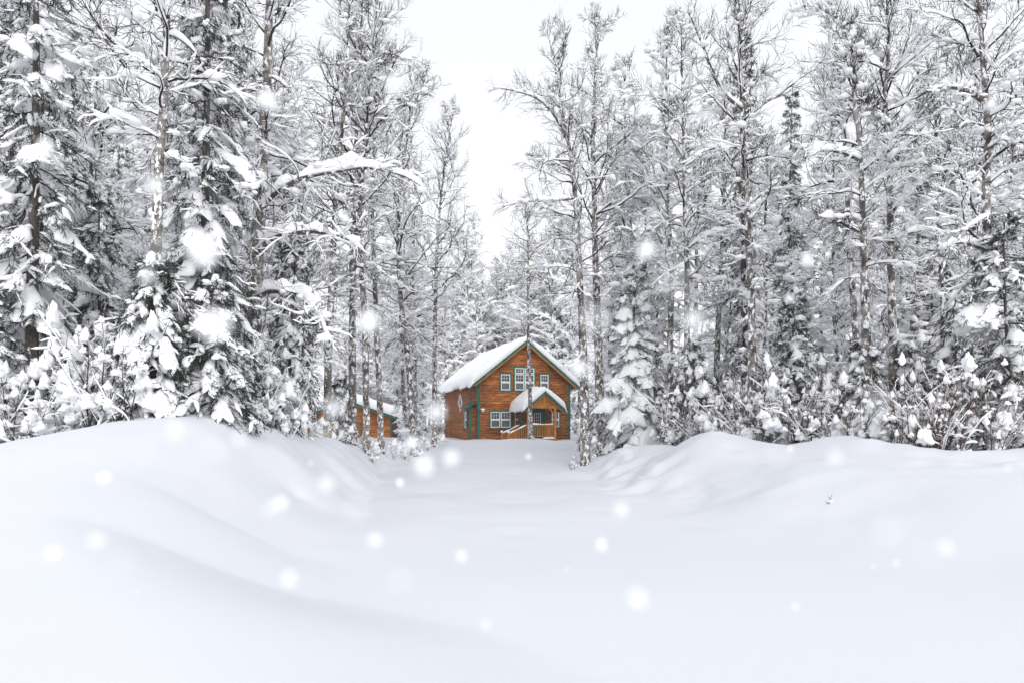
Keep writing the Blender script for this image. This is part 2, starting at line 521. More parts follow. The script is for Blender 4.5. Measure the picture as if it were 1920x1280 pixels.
def window(parent, x0, x1, z0, z1, rows, loc=(0, 0, 0), rot=None, casing=0.10):
    """rows: list of columns, each a list of sashes (z from, z to as shares, grid columns, grid rows, screen)"""
    w_ = x1 - x0; h_ = z1 - z0; c = casing
    fr = boxes('window', [(0, c, -.11, -.0, 0, h_), (w_ - c, w_, -.11, -.0, 0, h_), (c, w_ - c, -.108, -.0, h_ - c, h_), (c, w_ - c, -.118, -.0, 0, c)], GREEN, parent,
               (x0, 0, z0) if rot is None else loc, rot)
    nc = len(rows)
    cw = (w_ - 2 * c - (nc - 1) * 0.06) / nc
    if nc > 1:
        boxes('mullion', [(c + k * (cw + .06) - .06, c + k * (cw + .06), -.10, 0, c, h_ - c) for k in range(1, nc)], GREEN, fr)
    for k, col in enumerate(rows):
        xa = c + k * (cw + .06) + .002; xb = xa + cw - .004
        for (s0, s1, gc, gr, scr) in col:
            za = c + .002 + (h_ - 2 * c - .004) * s0; zb = c + .002 + (h_ - 2 * c - .004) * s1
            f = 0.074
            rc = [(xa, xa + f, -.09, -.02, za, zb), (xb - f, xb, -.09, -.02, za, zb), (xa + f, xb - f, -.088, -.02, zb - f, zb), (xa + f, xb - f, -.088, -.02, za, za + f)]
            m = 0.02
            for g in range(1, gc):
                x = xa + f + (xb - xa - 2 * f) * g / gc
                rc.append((x - m / 2, x + m / 2, -.066, -.03, za + f, zb - f))
            for g in range(1, gr):
                z = za + f + (zb - za - 2 * f) * g / gr
                rc.append((xa + f, xb - f, -.064, -.032, z - m / 2, z + m / 2))
            boxes('sash', rc, WHITE, fr)
            boxes('pane', [(xa + f - .004, xb - f + .004, -.045, -.025, za + f - .004, zb - f + .004)], SCREEN if scr else GLASS, fr)
    return fr

def roof_snow(name, half, zp, slope, y0, y1, th, parent, seed, x0=0.0, round_=0.45, over=0.12, lip=0.35, m=None, asym=0.0):
    """pillow of snow over a gable roof, ridge along y at x0; a closed body with rounded, sagging edges"""
    nx, ny = 61, max(20, int((y1 - y0) * 7))
    u = np.linspace(-1, 1, nx); v = np.linspace(0, 1, ny)
    U, Vv = np.meshgrid(u, v, indexing='ij')
    hw = half + over
    X = U * hw
    Yy = y0 + (y1 - y0) * Vv
    p = np.stack([X + x0, Yy, np.zeros_like(X)], -1)
    X = X * (1 + 0.025 * (vn(p, 1.4, seed) - .5) * (np.abs(U) > .8))
    roofz = zp - slope * np.abs(X)
    top = zp - slope * (np.sqrt(X ** 2 + round_ ** 2) - round_ * 0.75)
    d = np.minimum(half + over - np.abs(X), np.minimum(Yy - y0, y1 - Yy) * 1.2)
    e = np.clip(d / lip, 0, 1)
    e = np.sqrt(1 - (1 - e) ** 2)
    t = th * e * (0.92 + 0.42 * (vn(p, 0.7, seed + 1) - .5) + 0.10 * (vn(p, 2.5, seed + 2) - .5))
    Zt = np.maximum(top, roofz) * e + roofz * (1 - e) + t
    Zb = roofz + 0.012 - 0.14 * ss((np.abs(X) - half) / over) * (0.2 + 1.3 * vn(p, 2.3, seed + 3))
    top_v = np.stack([X + x0, Yy, Zt], -1).reshape(-1, 3); bot = np.stack([X + x0, Yy, Zb], -1).reshape(-1, 3)
    i = (np.arange(nx - 1)[:, None] * ny + np.arange(ny - 1)[None]).ravel()
    F = np.stack([i, i + ny, i + ny + 1, i + 1], -1)
    n = nx * ny
    ring = np.concatenate([np.arange(0, nx) * ny, (nx - 1) * ny + np.arange(1, ny), np.arange(nx - 2, -1, -1) * ny + ny - 1, np.arange(ny - 2, 0, -1)])
    r2 = np.roll(ring, -1)
    side = np.stack([ring, ring + n, r2 + n, r2], -1)
    F = np.concatenate([F, F[:, ::-1] + n, side])
    return obj(name, mesh_from(name, [(np.concatenate([top_v, bot]), F, 0, True)], [SNOW]), parent)

rng = np.random.default_rng(5)
W_, L_, EV, SL = 7.9, 12.1, 4.86, 0.80        # width, length, wall height at the eaves, roof slope
PK = EV + SL * W_ / 2
cabin = empty('log_cabin', (-2.71, 55.0, 0.50), math.radians(17.8))
tag(cabin, 'two storey orange brown timber cabin with green trim and thick snow on its gable roof', 'cabin')
PM = plank_mesh(PLANK)
LOW = -0.9
# front wall with gable
bm = bmesh.new()
prism(bm, [(0, LOW), (W_, LOW), (W_, EV), (W_ / 2, PK), (0, EV)], 0, 0.2)
fw = bm_obj('front_wall', bm, PLANK, cabin)
ed = lambda z: (0, W_) if z < EV else ((z - EV) / SL + .02, W_ - (z - EV) / SL - .02)
clad(fw, PM, 0, W_, LOW, PK - 0.1, 0.215, ed, rng)
# left wall: own frame, x runs towards the front
lw = boxes('side_wall', [(0, L_ - .2, 0, .2, LOW, EV - .02)], PLANK, cabin, (0, L_, 0), (0, 0, -PI / 2))
clad(lw, PM, 0, L_ - .0, LOW, EV - .12, 0.215, None, rng)
rw = boxes('side_wall', [(W_ - .2, W_, .2, L_, LOW, EV - .02)], PLANK, cabin)
bm = bmesh.new(); prism(bm, [(.2, LOW), (W_ - .2, LOW), (W_ - .2, EV - .1), (W_ / 2, PK - .3), (.2, EV - .1)], L_ - .2, L_ - .003)
bm_obj('back_wall', bm, PLANK, cabin)
# corner boards
boxes('corner_board', [(-.075, .13, -.075, -.047, LOW, EV - .02), (-.075, -.047, -.047, .13, LOW, EV - .16)], GREEN, cabin)
boxes('corner_board', [(W_ - .13, W_ + .075, -.075, -.047, LOW, EV - .02), (W_ + .047, W_ + .075, -.047, .13, LOW, EV - .02)], GREEN, cabin)
boxes('corner_board', [(-.085, -.05, L_ - .09, L_ + .03, LOW, EV - .16)], TWIG, cabin)
boxes('base_board', [(4.2, W_ + .09, -.12, -.05, -.25, -.02)], GREEN, cabin)
# roof
OV, FR = 0.66, 0.55
bm = bmesh.new()
hw = W_ / 2 + OV
for s in (-1, 1):
    prism(bm, [(W_ / 2, PK + .02), (W_ / 2 + s * hw, PK + .02 - SL * hw), (W_ / 2 + s * hw, PK + .18 - SL * hw), (W_ / 2, PK + .18)], -FR, L_ + .4)
roof = bm_obj('roof', bm, PLANK, cabin)
for s in (-1, 1):
    bm = bmesh.new()
    prism(bm, [(W_ / 2, PK - .06), (W_ / 2 + s * (hw + .04), PK - .06 - SL * (hw + .04)), (W_ / 2 + s * (hw + .04), PK + .20 - SL * (hw + .04)), (W_ / 2, PK + .20)], -FR - .045, -FR - .003)
    bm_obj('fascia', bm, GREEN, roof)
    bm = bmesh.new()
    prism(bm, [(W_ / 2, PK - .17), (W_ / 2 + s * (hw - .25), PK - .17 - SL * (hw - .25)), (W_ / 2 + s * (hw - .25), PK - .055 - SL * (hw - .25)), (W_ / 2, PK - .055)], -FR - .02, -FR + .12)
    bm_obj('barge_board', bm, POSTW, roof)
roof_snow('roof_snow', hw, PK + .18, SL, -FR - .10, L_ + .45, 0.40, roof, 11, W_ / 2, over=0.14)
# windows of the front
DH = [(0.5, 1, 3, 2, False), (0, 0.5, 1, 1, True)]
window(fw, 1.77, 2.77, 4.02, 5.52, [DH])
TR = [(0.0, .36, 1, 1, True), (.36, .72, 3, 2, False), (.745, 1, 3, 2, False)]
window(fw, 2.97, 4.86, 4.04, 6.06, [TR, TR])
window(fw, 5.19, 6.11, 4.07, 5.56, [DH])
window(fw, 0.90, 2.79, 0.98, 2.47, [DH, DH])
window(fw, 2.95, 3.75, 1.05, 2.45, [DH])
window(fw, 6.20, 7.06, 1.02, 2.50, [DH])
# diamond window of the left wall (own frame: x = L - v)
bm = bmesh.new()
def diamond(bm, r0, r1, y0, y1, cx, cz, ax=.78, az=.80):
    P = [(-1, 0), (0, -1), (1, 0), (0, 1)]
    o_ = [[bm.verts.new((cx + a * ax * r, y, cz + b * az * r)) for a, b in P] for r in (r0, r1) for y in (y0, y1)]
    for k in range(4):
        j = (k + 1) % 4
        bm.faces.new((o_[2][k], o_[2][j], o_[0][j], o_[0][k])); bm.faces.new((o_[3][k], o_[3][j], o_[2][j], o_[2][k]))
        bm.faces.new((o_[0][k], o_[0][j], o_[1][j], o_[1][k]))
diamond(bm, .62, 1.0, -.10, -.02, L_ - 5.9, 3.3)
dw = bm_obj('diamond_window', bm, WHITE, lw)
bm = bmesh.new()
bm.faces.new([bm.verts.new((L_ - 5.9 + a * .49, -.06, 3.3 + b * .50)) for a, b in ((-1, 0), (0, -1), (1, 0), (0, 1))])
bm_obj('pane', bm, SCREEN, dw)
# bay on the left wall
bay = boxes('side_bay', [(-.50, -.052, .6, 2.5, LOW, 2.72)], PLANK, cabin)
clad(boxes('bay_front', [(0, .45, 0, .03, LOW, 2.70)], PLANK, bay, (-.50, .565, 0)), PM, 0, .45, LOW, 2.70, .215, None, rng)
clad(boxes('bay_side', [(0, 1.9, 0, .03, LOW, 2.70)], PLANK, bay, (-.535, 2.5, 0), (0, 0, -PI / 2)), PM, 0, 1.9, LOW, 2.70, .215, None, rng)
boxes('corner_board', [(-.60, -.44, .49, .515, LOW, 2.7), (-.612, -.585, .49, .66, LOW, 2.7)], GREEN, bay)
window(bay, 0, 1.0, 0, 1.5, [DH], (-.578, 2.06, 0.98), (0, 0, -PI / 2))
bm = bmesh.new()
v0 = [(-.88, .30, 2.66), (.0, .30, 3.05), (.0, 2.8, 3.05), (-.88, 2.8, 2.66)]
lo = [bm.verts.new(p) for p in v0]; hi = [bm.verts.new((p[0], p[1], p[2] + .12)) for p in v0]
bm.faces.new(lo); bm.faces.new(hi)
for k in range(4):
    bm.faces.new((lo[k], lo[(k + 1) % 4], hi[(k + 1) % 4], hi[k]))
bm_obj('bay_roof', bm, GREEN, bay)
# wall lamps under snow caps
for nm, loc in (('wall_lamp', (.34, -.13, 2.50)), ('wall_lamp', (-.13, 11.3, 2.75))):
    l = boxes(nm, [(-.07, .07, -.07, .09, -.16, -.02), (-.03, .03, -.02, .06, -.02, .02)], WHITE, cabin, loc)
    V, F = blobs(np.array([[0, 0, .03]]), np.array([[.19, .13, .10]]), ICO2, 3)
    obj('snow_cap', mesh_from('snow_cap', [(V, F, 0, True)], [SNOW]), l)

# entrance: vestibule, door, porch
vest = boxes('vestibule', [(3.40, 5.72, -1.0, -.052, LOW, 3.0)], PLANK, cabin)
vf = boxes('vestibule_front', [(0, 2.32, 0, .03, LOW, 2.9)], PLANK, vest, (3.40, -1.035, 0))
clad(vf, PM, 0, 2.32, .3, 2.9, .215, None, rng)
vs = boxes('vestibule_side', [(0, .9, 0, .03, LOW, 2.9)], PLANK, vest, (3.365, -.05, 0), (0, 0, -PI / 2))
clad(vs, PM, 0, .9, .3, 2.9, .215, None, rng)
boxes('corner_board', [(3.28, 3.44, -1.11, -1.083, .3, 2.9), (3.28, 3.308, -1.083, -.96, .3, 2.9)], GREEN, vest)
door = boxes('door', [(4.15, 5.40, -1.11, -1.084, .32, 2.62), (4.28, 5.27, -1.135, -1.1105, .34, 2.46)], GREEN, vest)
gl = [(4.34, 4.40, -1.165, -1.136, 1.35, 2.25), (4.88, 4.94, -1.165, -1.136, 1.35, 2.25), (4.40, 4.88, -1.163, -1.136, 2.19, 2.25), (4.40, 4.88, -1.163, -1.136, 1.35, 1.41)]
gl += [(4.40 + .16 * k - .012, 4.40 + .16 * k + .012, -1.158, -1.136, 1.41, 2.19) for k in (1, 2)] + [(4.40, 4.88, -1.156, -1.136, 1.41 + .26 * k - .012, 1.41 + .26 * k + .012) for k in (1, 2)]
boxes('door_glazing_frame', gl, WHITE, door)
boxes('door_pane', [(4.40, 4.88, -1.145, -1.1365, 1.41, 2.19)], GLASS, door)
boxes('door_handle', [(5.12, 5.18, -1.20, -1.136, 1.30, 1.36)], TWIG, door)
porch = empty('porch'); porch.parent = cabin
CX, HP = 4.33, 1.66
PZ, PS = 3.80, 0.84
bm = bmesh.new()
for s in (-1, 1):
    prism(bm, [(CX, PZ), (CX + s * HP, PZ - PS * HP), (CX + s * HP, PZ + .12 - PS * HP), (CX, PZ + .12)], -3.75, -.055)
proof = bm_obj('porch_roof', bm, PLANK, porch)
for s in (-1, 1):
    bm = bmesh.new()
    prism(bm, [(CX, PZ - .09), (CX + s * (HP + .03), PZ - .09 - PS * (HP + .03)), (CX + s * (HP + .03), PZ + .14 - PS * (HP + .03)), (CX, PZ + .14)], -3.795, -3.753)
    bm_obj('fascia', bm, GREEN, proof)
    boxes('eave_board', [(CX + s * (HP + .045) - .018, CX + s * (HP + .045) + .018, -3.75, -.06, PZ - .10 - PS * HP, PZ + .06 - PS * HP)], GREEN, proof)
ps = roof_snow('porch_snow', HP, PZ + .12, PS, -3.85, -.06, 0.47, proof, 21, CX, round_=0.45, over=0.14, lip=0.34)
# gable truss
bm = bmesh.new()
g = 1.32
prism(bm, [(CX - g, PZ - .12 - PS * g), (CX + g, PZ - .12 - PS * g), (CX, PZ - .12)], -3.52, -3.48)
tr = bm_obj('gable_panel', bm, PLANK2, porch)
boxes('king_post', [(CX - .05, CX + .05, -3.58, -3.523, 2.86, PZ - .22)], POSTW, tr)
for s in (-1, 1):
    bm = bmesh.new()
    prism(bm, [(CX, PZ - .25), (CX + s * (HP - .12), PZ - .25 - PS * (HP - .12)), (CX + s * (HP - .12), PZ - .10 - PS * (HP - .12)), (CX, PZ - .10)], -3.62, -3.585)
    bm_obj('rafter', bm, POSTW, tr)
boxes('beam', [(2.92, 5.40, -3.54, -3.36, 2.58, 2.80)], POSTW, porch)
for x in (3.05, 5.26):
    boxes('side_beam', [(x - .07, x + .07, -3.355, -1.09 if x < 5.7 else -.06, 2.58, 2.78)], POSTW, porch)
    boxes('post', [(x - .085, x + .085, -3.535, -3.365, -.8, 2.577)], POSTW, porch, bev=.01)
# knee brace
bm = bmesh.new(); prism(bm, [(5.17, 2.05), (5.17, 2.2), (4.86, 2.575), (4.74, 2.575)], -3.49, -3.41); bm_obj('brace', bm, POSTW, porch)
boxes('deck', [(2.95, 5.40, -3.50, -1.09, .10, .26)], POSTW, porch)
boxes('deck_skirt', [(2.95, 5.40, -3.545, -3.503, -.45, .13)], GREEN, porch)
V, F = blobs(np.array([[4.75, -3.42, .26]]), np.array([[.55, .16, .10]]), ICO3, 4, .4)
obj('deck_snow', mesh_from('deck_snow', [(V, F, 0, True)], [SNOW]), porch)

def railing(name, a, b, n, parent, thick=.045, h0=.30, bal=True):
    """rail from a to b (top points), with balusters of its own below"""
    a = np.array(a); b = np.array(b)
    d = b - a; L = np.linalg.norm(d[:2]); ang = math.atan2(d[1], d[0])
    bm = bmesh.new()
    prism(bm, [(0, -.07), (L, d[2] - .07), (L, d[2]), (0, 0)], -.06, .06)
    prism(bm, [(0, -.95), (L, d[2] - .95), (L, d[2] - .87), (0, -.87)], -.03, .03)
    r = bm_obj(name, bm, POSTW, parent, tuple(a), (0, 0, ang))
    if bal:
        bm = bmesh.new(); box(bm, -thick / 2, thick / 2, -.022, .022, -.868, -.072)
        bmesh.ops.recalc_face_normals(bm, faces=bm.faces)
        me = bpy.data.meshes.new('baluster'); bm.to_mesh(me); bm.free(); me.materials.append(POSTW)
        for k in range(n):
            t = (k + .5) / n
            obj('baluster', me, r, (L * t, 0, d[2] * t))
    P = np.stack([np.linspace(0, L, 14), np.zeros(14), np.linspace(0, d[2], 14)], -1)[None]
    V, F = snow_tubes(P, np.zeros((1, 14)), np.full((1, 14), .07), np.full((1, 14), .09), 7, 8, .6, 2.5)
    obj('rail_snow', mesh_from('rail_snow', [(V, F, 0, True)], [SNOW]), r)
    return r
railing('railing', (3.15, -3.45, 1.33), (5.16, -3.45, 1.33), 14, porch)
railing('railing', (5.30, -3.34, 1.33), (5.30, -1.12, 1.33), 12, porch)
st = boxes('steps', [(2.95 - .30 * (k + 1), 2.95 - .30 * k - .003, -3.3, -1.7, -.4, .24 - .16 * k) for k in range(5)], POSTW, porch)
railing('handrail', (2.96, -3.36, 1.30), (1.50, -3.36, .62), 9, porch)
railing('handrail', (2.96, -1.64, 1.30), (1.50, -1.64, .62), 9, porch)
for y in (-3.36, -1.64):
    boxes('newel_post', [(1.42, 1.52, y - .05, y + .05, -.5, .72)], POSTW, porch)
    V, F = blobs(np.array([[1.47, y, .76]]), np.array([[.12, .12, .13]]), ICO2, 6)
    obj('snow_cap', mesh_from('snow_cap', [(V, F, 0, True)], [SNOW]), porch)

# ------------------------------------------------------------------ low garage among the trees
GY = 62.0
gar = empty('garage', (-14.75, GY, .60), math.radians(4))
tag(gar, 'low orange timber garage with green fascia and deep roof snow behind birch trunks', 'garage')
GW, GS, GP = 3.75, .34, 3.25          # half width, slope, peak height
bm = bmesh.new()
prism(bm, [(-GW, -1), (GW, -1), (GW, GP - GS * GW), (0, GP), (-GW, GP - GS * GW)], 0, .2)
gw = bm_obj('front_wall', bm, PLANK2, gar)
PM2 = plank_mesh(PLANK2)
clad(gw, PM2, -GW, GW, -.8, GP - .08, .215, lambda z: (-GW, GW) if z < GP - GS * GW else (-(GP - z) / GS + .02, (GP - z) / GS - .02), rng, maxlen=3.5)
boxes('side_wall', [(GW - .2, GW, .2, 9, -1, GP - GS * GW - .02)], PLANK, gar)
boxes('side_wall', [(-GW, -GW + .2, .2, 9, -1, GP - GS * GW - .02)], PLANK, gar)
boxes('corner_board', [(GW - .1, GW + .07, -.075, -.05, -1, GP - GS * GW)], GREEN, gar)
bm = bmesh.new(); gh = GW + 1.45
for s in (-1, 1):
    prism(bm, [(0, GP), (s * gh, GP - GS * gh), (s * gh, GP - GS * gh + .14), (0, GP + .14)], -.6, 9.4)
gr = bm_obj('roof', bm, PLANK, gar)
for s in (-1, 1):
    bm = bmesh.new(); prism(bm, [(0, GP - .1), (s * gh, GP - GS * gh - .1), (s * gh, GP - GS * gh + .16), (0, GP + .16)], -.645, -.603)
    bm_obj('fascia', bm, GREEN, gr)
roof_snow('roof_snow', gh, GP + .14, GS, -.68, 9.4, .72, gr, 31, 0, over=.12)
gd = boxes('garage_door', [(-3.3, -.9, -.10, -.05, -1, 1.30)], WHITE, gar)
boxes('door_panel', [(-3.25 + .6 * k, -2.72 + .6 * k, -.125, -.102, -.6 + .48 * j, -.18 + .48 * j) for k in range(4) for j in range(4)], WHITE, gd)
boxes('door_header', [(-3.45, -.75, -.13, -.05, 1.303, 1.45)], GREEN, gar)
sd = boxes('side_door', [(.0, 1.0, -.09, -.05, -.6, 1.35)], PLANK2, gar)
boxes('door_casing', [(-.1, 0, -.11, -.05, -.6, 1.45), (1.0, 1.1, -.11, -.05, -.6, 1.45), (0, 1.0, -.108, -.05, 1.353, 1.45)], GREEN, sd)

# ------------------------------------------------------------------ trees
def birch(seed, trunk, r0, crown=0.32, nprim=40, lmax=3.4, nsec=9, nter=7, limbs=(), twig=1.0, snow=1.0, dead=4, up=1.0, fan=.52, top_r=0.012):
    """returns meshes for trunk, crown of twigs, snow on them, and one (wood, snow) pair for each big limb"""
    rng = np.random.default_rng(seed)
    TK = 34
    P = resample(trunk, TK)
    s = np.linspace(0, 1, TK)
    H = P[-1, 2] - P[0, 2]
    w = np.stack([vn(np.stack([s * 7 + seed, s * 0, s * 0], -1), 1, 1), vn(np.stack([s * 7 + seed, s * 0 + 9, s * 0], -1), 1, 2), s * 0 + .5], -1) - .5
    P = P + w * 0.18 * s[:, None] * min(1, H / 12)
    R = r0 * (1 - s) ** 0.85 * (1 + 0.25 * np.exp(-s * 25)) + top_r * twig
    trunk_piece = tubes(P[None], R[None], 10)
    trunk_snow = []
    # primaries
    n = nprim
    t = crown + (0.985 - crown) * (np.arange(n) + rng.random(n)) / n
    x = t * (TK - 1); k = np.minimum(x.astype(int), TK - 2); f = (x - k)[:, None]
    S = P[k] * (1 - f) + P[k + 1] * f
    tt = (t - crown) / (1 - crown)
    az = np.arange(n) * 2.39996 + rng.normal(0, .5, n)
    el = np.radians(12 + 54 * tt ** 0.8 * up + rng.normal(0, 14, n))
    D = np.stack([np.cos(az) * np.cos(el), np.sin(az) * np.cos(el), np.sin(el)], -1)
    L = lmax * (0.45 + 0.55 * np.minimum(1, tt * 3.5)) * (1 - tt) ** fan * (0.45 + 0.85 * rng.random(n)) + 0.22
    if dead:
        td = rng.uniform(0.06, crown, dead); xd = td * (TK - 1); kd = np.minimum(xd.astype(int), TK - 2)
        S = np.concatenate([S, P[kd]]); a2 = rng.random(dead) * 6.28; e2 = rng.normal(-.1, .3, dead)
        D = np.concatenate([D, np.stack([np.cos(a2), np.sin(a2), e2], -1)]); L = np.concatenate([L, rng.uniform(.5, 1.6, dead)])
        tt = np.concatenate([tt, np.zeros(dead)])
    rb = np.minimum(0.007 + 0.0095 * L, 0.45 * r0) * twig
    p1 = grow(rng, S, D, L, 15, 0.01 - 0.085 * (1 - tt) + 0.05 * tt + rng.normal(0, .03, len(S)), 0.17)
    r1 = rb[:, None] * (1 - 0.8 * np.linspace(0, 1, 15))
    lim = []
    for pts, lr in limbs:
        q = resample(pts, 24)
        q = q + (vn(q, 1.5, seed)[:, None] - .5) * .12 * np.linspace(0, 1, 24)[:, None]
        lim.append((q, lr * 1.15 * (1 - .8 * np.linspace(0, 1, 24)) + .01))
    S2, D2, L2, q2, i2 = offspring(rng, p1, r1, L, nsec, 0.15, 1.0, 22, 55, 0.48)
    hi = tt[i2]
    if lim:
        LP = np.stack([a for a, b in lim]); LR = np.stack([b for a, b in lim])
        LL = np.linalg.norm(np.diff(LP, axis=1), axis=-1).sum(1)
        a, b, c, d, _ = offspring(rng, LP, LR, np.minimum(LL, 3.2), 26, 0.15, 1.0, 25, 75, 0.40, .9)
        S2 = np.concatenate([S2, a]); D2 = np.concatenate([D2, b]); L2 = np.concatenate([L2, c]); q2 = np.concatenate([q2, d]); hi = np.concatenate([hi, np.full(len(a), .2)])
    L2 = L2 + 0.12
    p2 = grow(rng, S2, D2, L2, 7, -0.05 + .17 * hi + rng.normal(0, .05, len(S2)), 0.17)
    rr2 = np.minimum(q2 * .75, 0.005 + .006 * L2 * twig)
    r2 = rr2[:, None] * (1 - .7 * np.linspace(0, 1, 7))
    S3, D3, L3, q3, i3 = offspring(rng, p2, r2, L2, nter, 0.1, 1.0, 18, 50, 0.55, .7)
    L3 = L3 + .10
    p3 = grow(rng, S3, D3, L3, 5, -0.07 + .24 * hi[i3] + rng.normal(0, .06, len(S3)), 0.17)
    r3 = np.full(len(S3), 0.0062 * twig)[:, None] * (1 - .55 * np.linspace(0, 1, 5))
    crown_p = [tubes(p1, r1, 6), tubes(p2, r2, 4), tubes(p3, r3, 3)]
    sn = []
    f1 = .5 + rng.random(len(p1))[:, None]
    sn.append(snow_tubes(p1, r1, (r1 * 1.2 + .016) * snow, (0.022 + 0.045 * f1 + r1 * .7) * snow, 6, seed, .9, 3.4, 1.5, .32))
    sn.append(snow_tubes(p2, r2, (r2 + .016) * snow, np.full(r2.shape, .046) * snow, 5, seed + 1, .95, 5.0, cover=.35))
    sn.append(snow_tubes(p3, r3, (r3 + .010) * snow, np.full(r3.shape, .028) * snow, 4, seed + 2, .9, 4.5, cover=.50 if snow < 1.2 else .40))
    # lumps in the forks
    m = rng.random(len(S2)) < .5
    C = p2[m, 1] + np.array([0, 0, .02]); nb = len(C)
    z = (.03 + .13 * rng.random(nb) ** 2.2) * min(snow, 1.5)
    sn.append(blobs(C, np.stack([z * 1.5, z * .9, z * .8], -1), ICO1, seed, .5, 1.6, np.arctan2(D2[m, 1], D2[m, 0])))
    tm = mesh_from('birch_trunk', [(*trunk_piece, 0, True)], [BARK])
    cm = mesh_from('birch_crown', [(*c, 0, True) for c in crown_p], [TWIG])
    sm = mesh_from('birch_snow', [(*c, 0, True) for c in sn], [SNOW])
    lms = []
    for q, r in lim:
        wd_ = mesh_from('limb', [(*tubes(q[None], r[None], 8), 0, True)], [DBARK])
        th = r[0] / .08 * (0.11 + 0.10 * vn(q, .9, seed + 9)) * (np.sin(np.linspace(.25, PI * .93, 24)) ** .6)
        sw = mesh_from('limb_snow', [(*snow_tubes(q[None], r[None], (r[None] * 1.0 + .032), th[None] * 1.15, 14, seed + 4, .75, 2.3, .8, 0, .34, .2), 0, True)], [SNOW])
        lms.append((wd_, sw))
    return tm, cm, sm, lms

def spruce(seed, H, lmax, nbr=80, base=0.04, snow=1.0, droop=1.0, nlet=11, spikes=18, r0=None, needle=1.0, bigpads=0):
    rng = np.random.default_rng(seed)
    r0 = r0 or H * .0095
    TK = 20
    s = np.linspace(0, 1, TK)
    P = np.stack([.1 * np.sin(s * 5 + seed) * s, .1 * np.cos(s * 4 + seed) * s, s * H - .3 * (s == 0)], -1)
    R = r0 * (1 - s) + .012
    t = base + (0.985 - base) * ((np.arange(nbr) + rng.random(nbr)) / nbr) ** 1.15
    x = t * (TK - 1); k = np.minimum(x.astype(int), TK - 2); f = (x - k)[:, None]
    S = P[k] * (1 - f) + P[k + 1] * f
    az = np.arange(nbr) * 2.39996 + rng.normal(0, .45, nbr)
    el = np.radians(-24 * droop * (1 - t) ** .6 + 40 * t ** 3 + rng.normal(0, 9, nbr))
    D = np.stack([np.cos(az) * np.cos(el), np.sin(az) * np.cos(el), np.sin(el)], -1)
    L = lmax * (1 - t) ** .72 * (.6 + .65 * rng.random(nbr)) + .15
    K = 9
    p1 = grow(rng, S, D, L, K, -0.095 * droop, .05)
    p1[:, -3:, 2] += np.array([.0, .03, .09]) * L[:, None] * .5
    r1 = (.006 + .009 * L)[:, None] * (1 - .8 * np.linspace(0, 1, K))
    # side shoots
    S2, D2, L2, q2, idx = offspring(rng, p1, r1, L, nlet, .12, 1.0, 30, 62, .42, .25)
    L2 = np.minimum(L2, .75) + .10
    K2 = 5
    p2 = grow(rng, S2, D2, L2, K2, -.13 * droop, .08)
    r2 = np.full((len(p2), K2), .004)
    # needle sprays
    def spray(PP, m, ln, wd):
        N, Kk, _ = PP.shape
        i = np.repeat(np.arange(N), m); tt = rng.random(N * m)
        xx = tt * (Kk - 1); kk = np.minimum(xx.astype(int), Kk - 2); ff = (xx - kk)[:, None]
        A = PP[i, kk] * (1 - ff) + PP[i, kk + 1] * ff
        T = nrm(PP[i, kk + 1] - PP[i, kk])
        d = nrm(T * .9 + rng.normal(0, .55, (N * m, 3)) + np.array([0, 0, -.12]))
        sd_ = nrm(np.cross(d, rng.normal(0, 1, (N * m, 3))))
        l = (ln * (.6 + .8 * rng.random(N * m)))[:, None]
        V = np.stack([A - sd_ * wd * .5, A + sd_ * wd * .5, A + d * l + sd_ * wd * .2, A + d * l - sd_ * wd * .2], 1)
        return V.reshape(-1, 3), np.arange(N * m * 4).reshape(-1, 4)
    ne = [spray(p2, spikes, .115 * needle, .016 * needle), spray(p1[:, 2:], int(spikes * 1.6), .11 * needle, .016 * needle)]
    sn = []
    # pads along boughs
    m = rng.random(nbr) < .86
    a = p1[m]; lw_ = L[m]
    Kp = 15
    xs = np.linspace(.12, 1, Kp) * (K - 1); ks = np.minimum(xs.astype(int), K - 2); fs = (xs - ks)[None, :, None]
    pp = a[:, ks] * (1 - fs) + a[:, ks + 1] * fs
    prof = np.sin(np.linspace(.12, PI * .97, Kp)) ** .7
    amp = (.35 + .9 * rng.random(m.sum()))[:, None]
    Wp = (.045 + .085 * np.minimum(lw_, 2.0))[:, None] * prof * amp * snow
    Tp = (.05 + .055 * np.minimum(lw_, 2.0))[:, None] * prof * amp * snow
    sn.append(snow_tubes(pp, np.zeros(Wp.shape), Wp * 1.25, Tp * .9, 9, seed, .85, 3.6, .35, .18, .45, .7))
    m2 = rng.random(len(p2)) < .62
    a2 = p2[m2]; am2 = (.4 + .9 * rng.random(m2.sum()))[:, None]
    pr2 = np.array([.6, 1, 1.1, .8, 0])
    sn.append(snow_tubes(a2, np.zeros((len(a2), K2)), .042 * pr2 * am2 * snow, .048 * pr2 * am2 * snow, 6, seed + 3, .8, 5, .4, .15, .4, .5))
    if bigpads:
        # heavy hanging cushions on some outer boughs
        j = rng.permutation(np.where((L > lmax * .35) & (t < .75))[0])[:bigpads]
        q = p1[j][:, 2:]
        Kq = q.shape[1]; Kb = 24
        xs = np.linspace(0, 1, Kb) * (Kq - 1); ks = np.minimum(xs.astype(int), Kq - 2); fs = (xs - ks)[None, :, None]
        q = q[:, ks] * (1 - fs) + q[:, ks + 1] * fs
        pb = np.sin(np.linspace(.2, PI * .96, Kb)) ** .55
        am = rng.uniform(.7, 1.25, len(j))[:, None]
        sn.append(snow_tubes(q, np.zeros((len(j), Kb)), .20 * pb * am, .15 * pb * am, 16, seed + 8, .7, 2.6, .2, 0, .28, .95))
    z = .07 * snow
    sn.append(blobs(P[-1:] , np.array([[z, z, z * 2]]), ICO2, seed))
